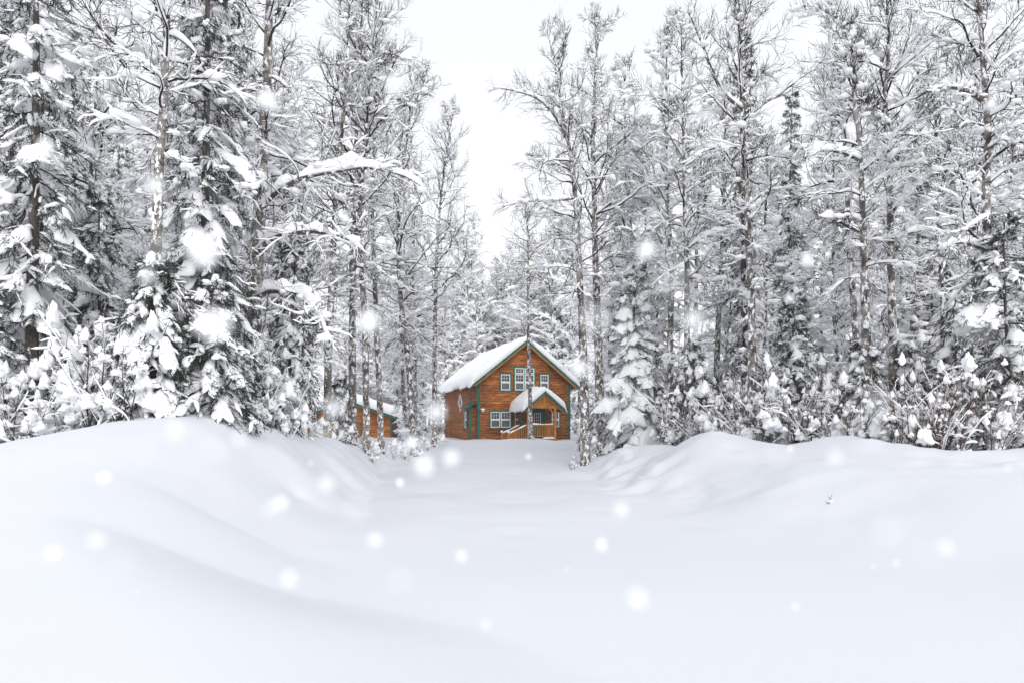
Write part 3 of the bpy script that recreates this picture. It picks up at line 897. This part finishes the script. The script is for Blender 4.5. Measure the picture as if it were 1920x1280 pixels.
    tm = mesh_from('spruce_trunk', [(*tubes(P[None], R[None], 9), 0, True)], [DBARK])
    cm = mesh_from('spruce_boughs', [(*tubes(p1, r1, 4), 1, True), (*tubes(p2, r2, 3), 1, True)] + [(*c, 0, False) for c in ne], [NEEDLE, TWIG])
    sm = mesh_from('spruce_snow', [(*c, 0, True) for c in sn], [SNOW])
    return tm, cm, sm, []

def place(kind, meshes, loc, rot, scale, label, cat, group=None, tilt=(0, 0)):
    r = empty(kind, tuple(loc), rot, scale, tilt)
    tag(r, label, cat, group)
    tm, cm, sm, lms = meshes
    obj('trunk', tm, r); obj('crown', cm, r); obj('snow_load', sm, r)
    for wd_, sw in lms:
        l = obj('limb', wd_, r); obj('snow_cushion', sw, l)
    return r

def path(pts, Y, depth=None):
    """trunk through photograph measures at distance Y -> (base, local points); the base sits on the ground"""
    base = at(pts[0][0], Y)
    out = [np.zeros(3) + (0, 0, -.3)]
    for i, (px, py) in enumerate(pts[1:]):
        p = at(px, Y + (depth[i] if depth else 0), py)
        out.append(p - base)
    return base, np.array(out)

def limb(base, pts, Y, dy=0.0):
    n = len(pts)
    return np.array([at(px, Y + dy * i / (n - 1), py) - base for i, (px, py) in enumerate(pts)])

print('t house', round(time.time() - T0, 1))
# birches one can point at: (label, trunk, distance, width in the photograph, options, limbs)
named = [
 ('tall bare grey brown birch trunk rising beside the snow laden spruce on the left', [(288, 815), (290, 640), (297, 400), (302, 250), (310, 0), (318, -320)], 13.0, 24, dict(crown=.45, nprim=34, lmax=1.9, dead=6), []),
 ('white birch with long arching snow cushioned limbs reaching right over the drive', [(465, 815), (476, 600), (487, 380), (497, 150), (503, 0), (510, -330)], 16.0, 32, dict(crown=.36, nprim=36, lmax=3.0, dead=4),
   [([(486, 395), (520, 358), (570, 333), (640, 319), (700, 314), (750, 326), (798, 352)], .058, -1.5), ([(478, 480), (505, 452), (540, 438), (590, 434), (640, 443), (672, 452)], .085, -2.0),
    ([(477, 560), (505, 545), (545, 548), (585, 562), (605, 600), (620, 640)], .075, -2.0), ([(497, 168), (470, 135), (450, 108)], .05, -.4), ([(492, 275), (508, 235), (540, 208), (560, 205)], .05, -.6), ([(487, 330), (462, 300), (440, 290), (405, 318)], .05, -1)]),
 ('reddish birch trunk in the clump that stands before the garage', [(613, 835), (617, 640), (628, 380), (648, 160), (660, 0), (668, -120)], 25.0, 15, dict(crown=.3, lmax=2.6, dead=0), []),
 ('thin crooked birch leaning left and plastered with snow beside the garage', [(592, 838), (583, 740), (572, 620), (556, 500), (548, 300)], 23.0, 13, dict(crown=.3, nprim=26, lmax=1.8, dead=0), []),
 ('dark straight birch standing in front of the garage gable', [(662, 835), (660, 620), (664, 400), (672, 180), (684, -20)], 27.0, 15, dict(crown=.3, lmax=2.8, dead=0), []),
 ('birch with a kinked upper trunk whose crown overhangs the open sky gap', [(688, 832), (684, 620), (676, 400), (690, 220), (705, 60), (712, -90)], 26.0, 13, dict(crown=.34, lmax=4.0, nprim=54, dead=0), [([(692, 215), (740, 190), (800, 170)], .04, -.5)]),
 ('slim birch between the garage gable and its right eave', [(716, 828), (708, 640), (700, 420), (706, 200), (716, 60)], 30.0, 12, dict(crown=.3, lmax=2.8, dead=0), []),
 ('leaning snow streaked birch standing just right of the garage', [(778, 820), (768, 700), (753, 565), (748, 400), (768, 230), (800, 140)], 35.0, 13, dict(crown=.3, lmax=4.2, nprim=54, dead=1), []),
 ('straight slender birch rising between the garage and the cabin', [(814, 818), (816, 640), (820, 460), (832, 320), (848, 205)], 39.0, 10, dict(crown=.3, lmax=4.0, nprim=54), []),
 ('lone thin birch standing right in front of the cabin porch', [(995, 822), (994, 740), (990, 600), (989, 480), (984, 388)], 44.0, 8.5, dict(crown=.62, nprim=26, lmax=2.6, nsec=7, nter=5, dead=3, snow=.6, up=.8), []),
 ('pale birch right of the cabin with a long flat limb pointing at the sky gap', [(1098, 843), (1095, 700), (1086, 500), (1075, 350), (1060, 250), (1042, 130), (1027, 55)], 28.0, 18, dict(crown=.38, nprim=40, lmax=3.3, dead=5, snow=.85),
   [([(1064, 262), (1035, 210), (1000, 182), (960, 170), (935, 166)], .05, -.5), ([(1077, 372), (1030, 376), (985, 378), (945, 386)], .045, -.8), ([(1070, 320), (1030, 300), (1000, 290)], .035, .5)]),
 ('dark barked birch with the highest peaked crown right of the cabin', [(1127, 825), (1121, 620), (1113, 420), (1112, 260), (1118, 130), (1124, 22)], 30.0, 18, dict(crown=.36, nprim=46, lmax=3.5, up=1.15, snow=.85), [([(1116, 405), (1150, 380), (1200, 372), (1228, 376)], .05, -.8)]),
 ('grey birch with a plain dark trunk behind the small snowy spruce', [(1290, 812), (1287, 600), (1284, 350), (1280, 160), (1276, 40)], 27.0, 13, dict(crown=.36, lmax=2.8), [([(1285, 470), (1320, 445), (1365, 430)], .05, -.6)]),
 ('white barked birch on the right bank with fan shaped forks near its top', [(1412, 800), (1408, 600), (1402, 400), (1392, 220), (1386, 60), (1384, -120)], 22.0, 17, dict(crown=.36, lmax=3.0), [([(1392, 205), (1350, 165), (1315, 80), (1290, 20)], .05, -.4), ([(1400, 385), (1360, 285), (1330, 280), (1300, 295)], .055, -.8)]),
 ('grey birch with a short flat left limb beside the narrow dark spruce', [(1632, 800), (1624, 600), (1618, 400), (1612, 260), (1602, 120), (1594, 60)], 19.0, 20, dict(crown=.4, nprim=34, lmax=2.4), [([(1613, 300), (1575, 285), (1535, 282), (1500, 280)], .05, -.5), ([(1620, 440), (1570, 415), (1530, 405)], .04, -.6)]),
 ('vase crowned birch whose branches fan out against the upper sky at right', [(1680, 805), (1672, 520), (1668, 310), (1663, 130), (1660, 0), (1657, -60)], 20.0, 18, dict(crown=.42, nprim=46, lmax=2.9, up=1.1), [([(1668, 235), (1645, 215), (1625, 195)], .05, -.3), ([(1671, 400), (1700, 365), (1735, 335)], .055, -.6), ([(1672, 480), (1700, 440), (1740, 430), (1750, 415)], .05, -.6)]),
 ('thin brown birch between the vase crowned birch and the twisted one', [(1778, 810), (1766, 520), (1757, 300), (1748, 120)], 22.0, 11, dict(crown=.35, lmax=2.4), []),
 ('twisted dark birch with knobbly limbs close to the right end of the wood', [(1860, 815), (1856, 560), (1850, 300), (1844, 160), (1836, 0), (1830, -220)], 16.0, 21, dict(crown=.3, nprim=44, lmax=2.6), [([(1850, 195), (1815, 172), (1775, 162), (1740, 172)], .05, -.5), ([(1855, 470), (1800, 455), (1760, 470)], .045, -.6), ([(1852, 280), (1885, 262), (1915, 290)], .05, -.5)]),
]
for i, (lab, pts, Y, wpx, kw, lbs) in enumerate(named):
    base, loc = path(pts, Y)
    r = wpx / 2 / 1280 * Y
    lim = [(limb(base, q, Y, dy), lr) for q, lr, dy in lbs]
    ms = birch(100 + i, loc, r, limbs=lim, **kw)
    place('birch_tree', ms, base, 0, 1, lab, 'tree')
print('t named', round(time.time() - T0, 1))

# young and old spruces one can point at
named_s = [
 ('dark old spruce with a bare lower trunk at the left end of the wood', 60, 13.5, dict(H=12.5, lmax=1.7, nbr=95, base=.22, bigpads=12, r0=.13)),
 ('big spruce with hanging snow cushions between the two tall left birches', 385, 14.2, dict(H=12.0, lmax=1.45, nbr=120, base=.08, bigpads=26)),
 ('drooping young spruce wrapped in snow at the end of the left bank', 545, 18.0, dict(H=5.4, lmax=1.05, nbr=70, droop=1.5, bigpads=14, snow=1.2)),
 ('little snow wrapped spruce column standing before the garage', 636, 26.5, dict(H=2.6, lmax=.55, nbr=44, droop=1.5, bigpads=8, snow=1.5)),
 ('bushy snow covered young spruce beside the birches right of the cabin', 1188, 29.5, dict(H=8.2, lmax=1.9, nbr=130, bigpads=52, snow=2.1)),
 ('taller snowy spruce standing behind the bushy young one', 1232, 34.0, dict(H=10.5, lmax=1.7, nbr=100, bigpads=30, snow=1.5)),
 ('narrow dark spire of a spruce topped by a white snow knob', 1484, 32.0, dict(H=16.6, lmax=1.25, nbr=150, base=.1, snow=.75, droop=1.3)),
 ('dense dark spruce crown behind the fan forked white birch', 1396, 30.0, dict(H=18.2, lmax=1.35, nbr=140, base=.2, snow=.8, droop=1.2)),
 ('broad low spruce with dark boughs at the far right of the wood', 1890, 15.5, dict(H=5.2, lmax=1.6, nbr=80, bigpads=14)),
 ('snow hooded spruce in the thicket below the narrow dark spire', 1492, 23.0, dict(H=5.4, lmax=1.3, nbr=70, bigpads=14, snow=1.2)),
 ('shaggy spruce with long drooping boughs at the left picture edge', -18, 15.0, dict(H=10.5, lmax=1.6, nbr=90, base=.1, bigpads=12)),
 ('mid height spruce bowed by snow left of the tall bare birch trunk', 190, 15.8, dict(H=6.0, lmax=1.1, nbr=70, bigpads=10, droop=1.25)),
 ('dark lower spruce with a pale domed cushion on the left bank', 405, 13.2, dict(H=2.6, lmax=1.1, nbr=56, bigpads=9)),
 ('white draped spruce crouching at the foot of the tall bare birch', 285, 12.4, dict(H=2.8, lmax=1.0, nbr=60, bigpads=16, droop=1.5, snow=1.3)),
]
for i, (lab, px, Y, kw) in enumerate(named_s):
    place('spruce_tree', spruce(300 + i, **kw), at(px, Y), i * 1.3, 1, lab, 'tree')
print('t spruce', round(time.time() - T0, 1))

# the wood behind them
def vary_trunk(seed, H):
    g = np.random.default_rng(seed)
    z = np.array([-.3, .2, .45, .7, 1.0]) * np.array([1, H, H, H, H])
    xy = np.cumsum(g.normal(0, .16, (5, 2)), 0); xy[0] = 0
    return np.column_stack([xy, z])
BV = [birch(500 + i, vary_trunk(40 + i, H), r, crown=c, nprim=n, lmax=l, nsec=9, nter=6, twig=1.3, snow=1.8, dead=6)
      for i, (H, r, c, n, l) in enumerate([(17, .15, .36, 36, 3.2), (16, .12, .42, 32, 2.8), (18, .17, .34, 40, 3.5), (14.5, .10, .34, 32, 2.6), (17.5, .14, .46, 34, 3.0)])]
POLE = [birch(520 + i, vary_trunk(60 + i, H), r, crown=c, nprim=n, lmax=l, nsec=8, nter=6, twig=1.1, snow=1.5, dead=3)
        for i, (H, r, c, n, l) in enumerate([(10, .055, .22, 34, 1.5), (8, .045, .18, 30, 1.3), (12, .07, .3, 34, 1.7)])]
SV = [spruce(600 + i, H=H, lmax=l, nbr=n, spikes=11, needle=1.3, bigpads=bp, snow=1.1)
      for i, (H, l, n, bp) in enumerate([(12, 1.7, 90, 14), (8, 1.5, 76, 14), (15, 1.5, 110, 8)])]
YV = [spruce(650 + i, H=H, lmax=l, nbr=n, nlet=8, bigpads=bp, snow=1.35, droop=1.4, base=.03)
      for i, (H, l, n, bp) in enumerate([(2.6, .85, 44, 10), (3.4, .95, 50, 14), (1.7, .65, 34, 7)])]
print('t variants', round(time.time() - T0, 1))

FV = [birch(540 + i, vary_trunk(80 + i, H), r, crown=c, nprim=n, lmax=l, nsec=9, nter=5, twig=1.6, snow=2.3, dead=6)
      for i, (H, r, c, n, l) in enumerate([(17, .15, .22, 40, 3.0), (15.5, .13, .25, 38, 2.8), (17.5, .16, .3, 40, 3.2)])]
rng = np.random.default_rng(77)
taken = [(*at(p[0][0], Y)[:2], 1.1) for _, p, Y, *_ in named] + [(*at(px, Y)[:2], 1.0) for _, px, Y, _ in named_s]
def free(x, y, d):
    for a, b, r in taken:
        if (a - x) ** 2 + (b - y) ** 2 < (d + r) ** 2 * .5:
            return False
    return True
LB = lambda Y: np.interp(Y, [13, 16, 22, 26, 32, 40, 50, 66, 72], [400, 480, 590, 700, 765, 825, 830, 845, 860])
RB = lambda Y: np.interp(Y, [13, 17, 20, 22, 27, 30, 40, 55, 68, 72], [1990, 1700, 1560, 1420, 1250, 1115, 1110, 1125, 1100, 1080])
def region(px, Y):
    if px < LB(Y): return 'left'
    if px > RB(Y): return 'right'
    if Y > 74: return 'back'
    return None
def blocked(x, y):
    c, s = math.cos(-math.radians(17.8)), math.sin(-math.radians(17.8))
    dx, dy = x + 2.71, y - 55
    u, v = dx * c - dy * s, dx * s + dy * c
    if -2.2 < u < 9.6 and -6 < v < 14: return True
    return -21.5 < x < -8.6 and 60 < y < 73.5
SKY_X = [-150, 780, 800, 860, 890, 905, 930, 980, 1040, 1085, 1150, 1200, 1250, 1290, 1430, 1450, 1550, 1580, 1740, 1765, 1800, 1900, 2100]
SKY_Y = [-300, -150, 130, 200, 380, 575, 500, 450, 370, 210, 130, 170, 150, -60, -60, 230, 190, -80, -40, 110, 40, -60, -100]
def room(px, Y, z):
    return EYE - z + (797 - np.interp(px, SKY_X, SKY_Y)) / 1280 * Y
NICK = [(-60, 'the shaggy spruce at the left edge'), (60, 'the dark old spruce'), (190, 'the bowed spruce'), (300, 'the tall bare left birch'), (390, 'the cushion hung spruce'),
        (490, 'the long limbed white birch'), (556, 'the drooping young spruce'), (600, 'the plastered leaning birch'), (645, 'the reddish birch'), (690, 'the kinked birch'), (730, 'the slim garage birch'),
        (765, 'the snow streaked leaning birch'), (822, 'the straight slender birch'), (880, "the cabin's left eave"), (930, "the cabin's snowy roof"), (985, "the cabin's ridge"), (1040, "the cabin's right slope"),
        (1085, 'the pale birch by the cabin'), (1120, 'the high peaked dark birch'), (1185, 'the bushy young spruce'), (1235, 'the taller snowy spruce'), (1287, 'the plain grey birch'), (1345, 'the right bank hump'), (1403, 'the fan forked white birch'),
        (1484, 'the dark spruce spire'), (1550, 'the open gap'), (1618, 'the flat limbed birch'), (1670, 'the vase crowned birch'), (1762, 'the thin brown birch'), (1850, 'the twisted dark birch'), (1920, 'the broad low spruce')]
ORD = ['first', 'second', 'third', 'fourth', 'fifth', 'sixth']
PLACED = []                                           # (root, what it looks like, word, px, distance)
def nick(px):
    return min(NICK, key=lambda n: abs(n[0] - px))[1]
def give_labels(items, behind, ncut):
    heap = {}
    for it in items:
        heap.setdefault((it[1], it[2], nick(it[3])), []).append(it)
    for (look, word, nk), lst in heap.items():
        lst.sort(key=lambda it: it[4])
        for n, it in enumerate(lst):
            if n < ncut:
                l = '%s %s, %s %s %s' % (look, word, ORD[n], behind, nk) if len(lst) > 1 else '%s %s standing %s %s' % (look, word, behind, nk)
            else:
                l = '%s %s further back %s %s' % (look, word, behind, nk)
                it[0]['group'] = '%s %s %s %s' % (look, word + ('es' if word.endswith('ch') else 's'), behind, nk)
            it[0]['label'] = l
nb = ns_ = 0
def scatter(n, y0, y1, dmin, pbirch, p0=-120, p1=2040, only=None, pole=.25):
    global nb, ns_
    got = tries = 0
    while got < n and tries < n * 60:
        tries += 1
        Y = y0 + (y1 - y0) * rng.random() ** .85
        px = p0 + (p1 - p0) * rng.random()
        x = (px - 960) / 1280 * Y
        rg = region(px, Y)
        if rg is None or (only and rg not in only) or blocked(x, Y) or not free(x, Y, dmin):
            continue
        if 788 < px < 850 and Y < 68: continue
        if rg == 'right' and Y < np.interp(px, [1100, 1400, 1700, 1950], [32, 25, 21.5, 19]): continue
        if rg == 'left' and Y < np.interp(px, [-120, 300, 480, 600, 700, 800], [16.8, 16.8, 19, 27, 31, 40]): continue
        view = 560 < px < 768 and Y < 62               # the garage shows between the trunks here
        if view and (px > 690 or rng.random() < .8): continue
        taken.append((x, Y, dmin)); got += 1
        z = float(terrain(x, Y)); q = rng.random()
        hi = room(px, Y, z)
        fit = lambda sc, h: max(.45, min(sc * (1.45 if rg == 'back' else 1), hi * rng.uniform(.86, 1.04) / h))
        where = {'left': 'in the left wood', 'right': 'in the right wood', 'back': 'behind the cabin'}[rg]
        if q < pbirch or view:
            thin = rng.random() < pole and not view
            v = POLE[rng.integers(len(POLE))] if thin else FV[rng.integers(3)] if Y > 40 else BV[rng.integers(len(BV))]
            r = place('birch_tree', v, (x, Y, z), rng.random() * 6.28, fit(rng.uniform(.84, 1.06), 11 if thin else 17), None, 'tree', 'birches ' + where, tuple(rng.normal(0, .03, 2))); nb += 1
            PLACED.append((r, 'low thin' if thin else 'tall bare', 'birch', px, Y))
        else:
            v = SV[rng.integers(len(SV))]
            r = place('spruce_tree', v, (x, Y, z), rng.random() * 6.28, fit(rng.uniform(.75, 1.1), 13), None, 'tree', 'spruces ' + where); ns_ += 1
            PLACED.append((r, 'snow hung', 'spruce', px, Y))
scatter(66, 15.5, 34, .9, .88, pole=.5)
scatter(64, 30, 60, 1.3, .9)
scatter(42, 56, 90, 1.5, .93)
scatter(64, 73, 98, .9, .97, 790, 1150, ('back',), .12)
scatter(44, 66, 96, .9, .97, 500, 880, ('left',), .1)
scatter(5, 40, 52, .8, 1.0, 768, 788, ('left',), .1)
give_labels(PLACED, 'behind', 6)
print('birch', nb, 'spruce', ns_)

# ------------------------------------------------------------------ thicket at the wood's edge
def sapling(seed, n, h, lean, red, clump=1.0):
    rng = np.random.default_rng(seed)
    S = np.zeros((n, 3)); S[:, :2] = rng.normal(0, .16, (n, 2)); S[:, 2] = -.1
    D = np.column_stack([rng.normal(0, lean, (n, 2)), np.ones(n)])
    L = h * rng.uniform(.5, 1.1, n)
    p = grow(rng, S, D, L, 10, rng.normal(-.03, .05, n), .07)
    r = (.006 + .004 * L)[:, None] * (1 - .65 * np.linspace(0, 1, 10))
    S2, D2, L2, q2, _ = offspring(rng, p, r, L, 8, .2, 1, 25, 60, .34, .6)
    p2 = grow(rng, S2, D2, L2, 7, -.03, .2); r2 = np.full((len(p2), 7), .005)
    sn = [snow_tubes(p2, r2, np.full(r2.shape, .017), np.full(r2.shape, .03), 5, seed, .9, 6, .8, .62 if red else .5),
          snow_tubes(p, r, r + .02, np.full(r.shape, .05), 5, seed, .8, 3, .8)]
    # pointed clumps caught on tips and forks
    C = np.concatenate([p[:, -1], p[:, 6], p2[rng.random(len(p2)) < .42, -2]])
    C = C[rng.random(len(C)) < (.26 if red else .42)]
    m = len(C); z = (.03 + .10 * rng.random(m) ** 1.8) * clump
    V, F = blobs(C - np.array([0, 0, .02]), np.column_stack([z * rng.uniform(.7, 1.2, m), z * rng.uniform(.6, 1, m), z * rng.uniform(.6, 2.0, m)]), ICO3, seed, 1.1, 2.1, rng.random(m) * 6.28, .8)
    sn.append((V, F))
    st_ = mesh_from('stems', [(*tubes(p, r, 5), 0, True), (*tubes(p2, r2, 3), 0, True)], [RTWIG if red else TWIG])
    return st_, mesh_from('snow_clumps', [(*c, 0, True) for c in sn], [SNOW])
PV = [sapling(700 + i, n, h, l, red, c) for i, (n, h, l, red, c) in enumerate([(7, 2.2, .3, False, 1.2), (8, 1.5, .35, False, 1.4), (12, 2.9, .2, True, 1.0), (18, 1.9, .25, True, 1.0), (6, 1.0, .45, False, 1.3), (20, 2.3, .2, True, .9), (4, 1.3, .5, False, 1.0)])]
SIDE = {'l': 'left', 'r': 'right'}
BUSH, YOUNG = [], []
def hides_garage(px, Y):
    return 566 < px < 775 and Y > 18
def bush(px, Y, k, s, g):
    if hides_garage(px, Y): return
    r = empty('sapling', tuple(at(px, Y)), rng.random() * 6.28, s)
    tag(r, None, 'sapling', 'leafless saplings along the %s wood edge' % SIDE[g])
    obj('stems', PV[k][0], r); obj('snow_clumps', PV[k][1], r)
    BUSH.append((r, 'red stemmed snowy' if k in (2, 3, 5) else ('squat snowy' if k in (4, 6) else 'dark stemmed snowy'), 'sapling', px, Y))
def young(px, Y, k, s, g):
    if hides_garage(px, Y): return
    r = place('young_spruce', YV[k], at(px, Y), rng.random() * 6.28, s, None, 'tree', 'young spruces along the %s wood edge' % SIDE[g])
    YOUNG.append((r, 'small snow buried', 'spruce', px, Y))
for i in range(60):                                   # left
    px = rng.uniform(-40, 430) if i < 44 else rng.uniform(430, 565)
    Y = rng.uniform(11.4, 14.5) + max(0, px - 250) / 70 + (i % 3) * .5
    bush(px, Y, [0, 1, 0, 4, 0, 1, 6][rng.integers(7)], rng.uniform(.6, 1.1), 'l')
for i in range(20):
    px = rng.uniform(-40, 470)
    young(px, rng.uniform(12.6, 16) + max(0, px - 300) / 80, rng.integers(3), rng.uniform(.7, 1.2), 'l')
for i in range(110):                                  # right
    px = rng.uniform(1250, 1950)
    Y = np.interp(px, [1250, 1400, 1560, 1700, 1950], [26, 21.0, 18.2, 15.2, 14.0]) + abs(rng.normal(0, 1.8))
    bush(px, Y, rng.integers(7), rng.uniform(.5, 1.15), 'r')
for i in range(30):
    px = rng.uniform(1240, 1950)
    young(px, np.interp(px, [1240, 1400, 1560, 1700, 1950], [29, 23.0, 20.2, 17.0, 15.6]) + abs(rng.normal(0, 1.8)), rng.integers(3), rng.uniform(.7, 1.35), 'r')
for i in range(13):                                   # far edges round the clearing
    side = 0
    Y = rng.uniform(36, 54)
    px = rng.uniform(785, 818) if side else rng.uniform(1105, 1200)
    young(px, Y, rng.integers(3), rng.uniform(.6, 1.2), 'l' if side else 'r')
for px, Y, k, sc in ((588, 22.5, 4, .8), (606, 24.2, 1, .5), (630, 25.4, 4, .7), (648, 26.5, 6, .6), (676, 26.6, 4, .75), (697, 25.4, 1, .45), (712, 29, 4, .8), (738, 30, 0, .4), (760, 33, 4, .9), (790, 35, 1, .6), (806, 37.5, 4, .9), (1075, 27.5, 6, .4), (1142, 29, 4, .8), (1110, 29.2, 4, .5)):
    r = empty('sapling', tuple(at(px, Y)), px, sc)
    tag(r, None, 'sapling', 'low snowy brush round the trunks by the drive')
    obj('stems', PV[k][0], r); obj('snow_clumps', PV[k][1], r)
    BUSH.append((r, 'low snowy brush', 'sapling', px, Y))
give_labels(BUSH, 'in front of', 6)
give_labels(YOUNG, 'at the foot of', 6)

# small things by the drive
def weed(name, lab, px, Y, seed, n, h, cat='weed'):
    p = at(px, Y)
    a, b = sapling(seed, n, h, .25, False, .16)
    r = empty(name, tuple(p)); tag(r, lab, cat); obj('stems', a, r); obj('snow_clumps', b, r)
weed('dry_weed', 'single tiny dry weed poking from the open right snow bank', 1562, 11.5, 801, 3, .2)
weed('dry_weed', 'tuft of dark stubble at the foot of the pale birch right of the cabin', 1082, 26.4, 802, 10, .4)
weed('dry_weed', 'dark fallen twigs on the snow at the end of the left bank', 596, 20.4, 803, 8, .22)
# yellow rope by the garage
pts = resample(np.array([at(585, 24, 832), at(602, 24, 823), at(625, 26, 800), at(640, 40, 808), at(655, 56, 815)]), 30)
ro = obj('yellow_rope', mesh_from('yellow_rope', [(*tubes(pts[None], np.full((1, 30), .022), 6), 0, True)], [YELL]))
tag(ro, 'yellow rope strung between the trunks before the garage', 'rope')

# ------------------------------------------------------------------ air thick with fine falling snow
bm = bmesh.new(); box(bm, -640, 640, -40, 620, -2.5, 34)
hz_, t_, b_ = mat('haze', (1, 1, 1))
t_.nodes.remove(b_)
pv = t_.nodes.new('ShaderNodeVolumePrincipled'); pv.inputs['Color'].default_value = (.97, .975, .99, 1); pv.inputs['Density'].default_value = 0.0006; pv.inputs['Anisotropy'].default_value = 0.1
t_.links.new(pv.outputs[0], t_.nodes['Material Output'].inputs['Volume'])
tag(bm_obj('haze', bm, hz_), 'pale air full of fine falling snow', 'haze', kind='stuff')

# ------------------------------------------------------------------ falling snow near the lens
rngf = np.random.default_rng(9)
FLAKE, t_, b_ = mat('flake_snow', (0.96, 0.965, 0.975), 0.8, 0.1)
tr_ = t_.nodes.new('ShaderNodeBsdfTranslucent'); tr_.inputs[0].default_value = (0.97, 0.975, 0.98, 1)
ms_ = t_.nodes.new('ShaderNodeMixShader'); ms_.inputs[0].default_value = 0.55
t_.links.new(b_.outputs[0], ms_.inputs[1]); t_.links.new(tr_.outputs[0], ms_.inputs[2])
t_.links.new(ms_.outputs[0], t_.nodes['Material Output'].inputs['Surface'])
FL = []
for i in range(3):
    V, F = blobs(np.array([[0, 0, 0.0]]), np.array([[1.0, .95, .9]]), ICO3, 60 + i, .5, 1.8, None, 1.0)
    FL.append(mesh_from('snowflake', [(V, F, 0, True)], [FLAKE]))
big = [(691, 604, 44), (812, 216, 42), (1115, 598, 44), (817, 772, 46), (1085, 690, 44), (1828, 612, 44), (1625, 227, 32), (1212, 470, 34), (1512, 487, 24), (400, 608, 60), (740, 158, 34),
       (196, 895, 36), (267, 850, 36), (400, 845, 38), (612, 908, 36), (671, 953, 40), (509, 952, 30), (846, 858, 42), (181, 1012, 44), (102, 1038, 34), (542, 1085, 36), (1195, 1122, 42), (1665, 996, 42), (1127, 1020, 34),
       (1462, 850, 46), (1565, 857, 34), (1292, 940, 24), (1732, 1034, 26), (911, 1170, 22), (330, 808, 34), (448, 824, 30), (415, 940, 24), (82, 958, 14), (252, 960, 16), (1480, 560, 20), (990, 855, 12), (795, 872, 44), (1645, 752, 40), (290, 470, 36), (625, 820, 40), (1300, 600, 40), (975, 95, 14), (380, 470, 60), (1260, 545, 30), (1082, 440, 34), (1658, 340, 30), (1178, 850, 14), (750, 905, 24), (1640, 912, 22)]
more = [(rngf.uniform(20, 1900), rngf.uniform(60, 1150), rngf.uniform(8, 17) if k < 40 else rngf.uniform(22, 46)) for k in range(62)]
big += [q for q in more if not (800 < q[0] < 1100 and 600 < q[1] < 840)]
AIR, LOW_ = [], []
for i, (px, py, d) in enumerate(big):
    faint = rngf.random() < .38
    Yf = rngf.uniform(.2, .3) if faint else rngf.uniform(.40, .85) * (1.6 if d < 26 else 1)
    r = d * (rngf.uniform(.26, .32) if faint else rngf.uniform(.34, .5)) * (1 if py < 770 else .85) / 1280 * Yf
    zone = 'in front of the wood' if py < 770 else 'above the open snow'
    side = 'left' if px < 800 else ('right' if px > 1100 else 'central')
    o = obj('snowflake', FL[i % 3], None, tuple(at(px, Yf, py)), tuple(rngf.random(3) * 6), (r,) * 3)
    tag(o, None, 'snowflake', 'falling snowflakes')
    (AIR if py < 770 else LOW_).append((o, 'big soft' if d > 30 else 'small soft', 'snowflake', px, py))
ORD = ['highest', 'second highest', 'third highest', 'fourth highest', 'fifth highest', 'sixth highest', 'seventh highest', 'eighth highest']
give_labels(AIR, 'floating before', 6)
NICK = [(90, 'the far left slope'), (280, 'the crest of the left bank'), (480, 'the middle of the left bank'), (680, 'the left edge of the drive'), (860, 'the snow before the cabin'), (1150, 'the middle of the drive'),
        (1350, 'the foot of the right bank'), (1560, 'the crest of the right bank'), (1700, 'the far right slope')]
give_labels(LOW_, 'floating over', 8)
print('t all', round(time.time() - T0, 1), 'tris', sum(len(m.loops) - 2 * len(m.polygons) for m in bpy.data.meshes))
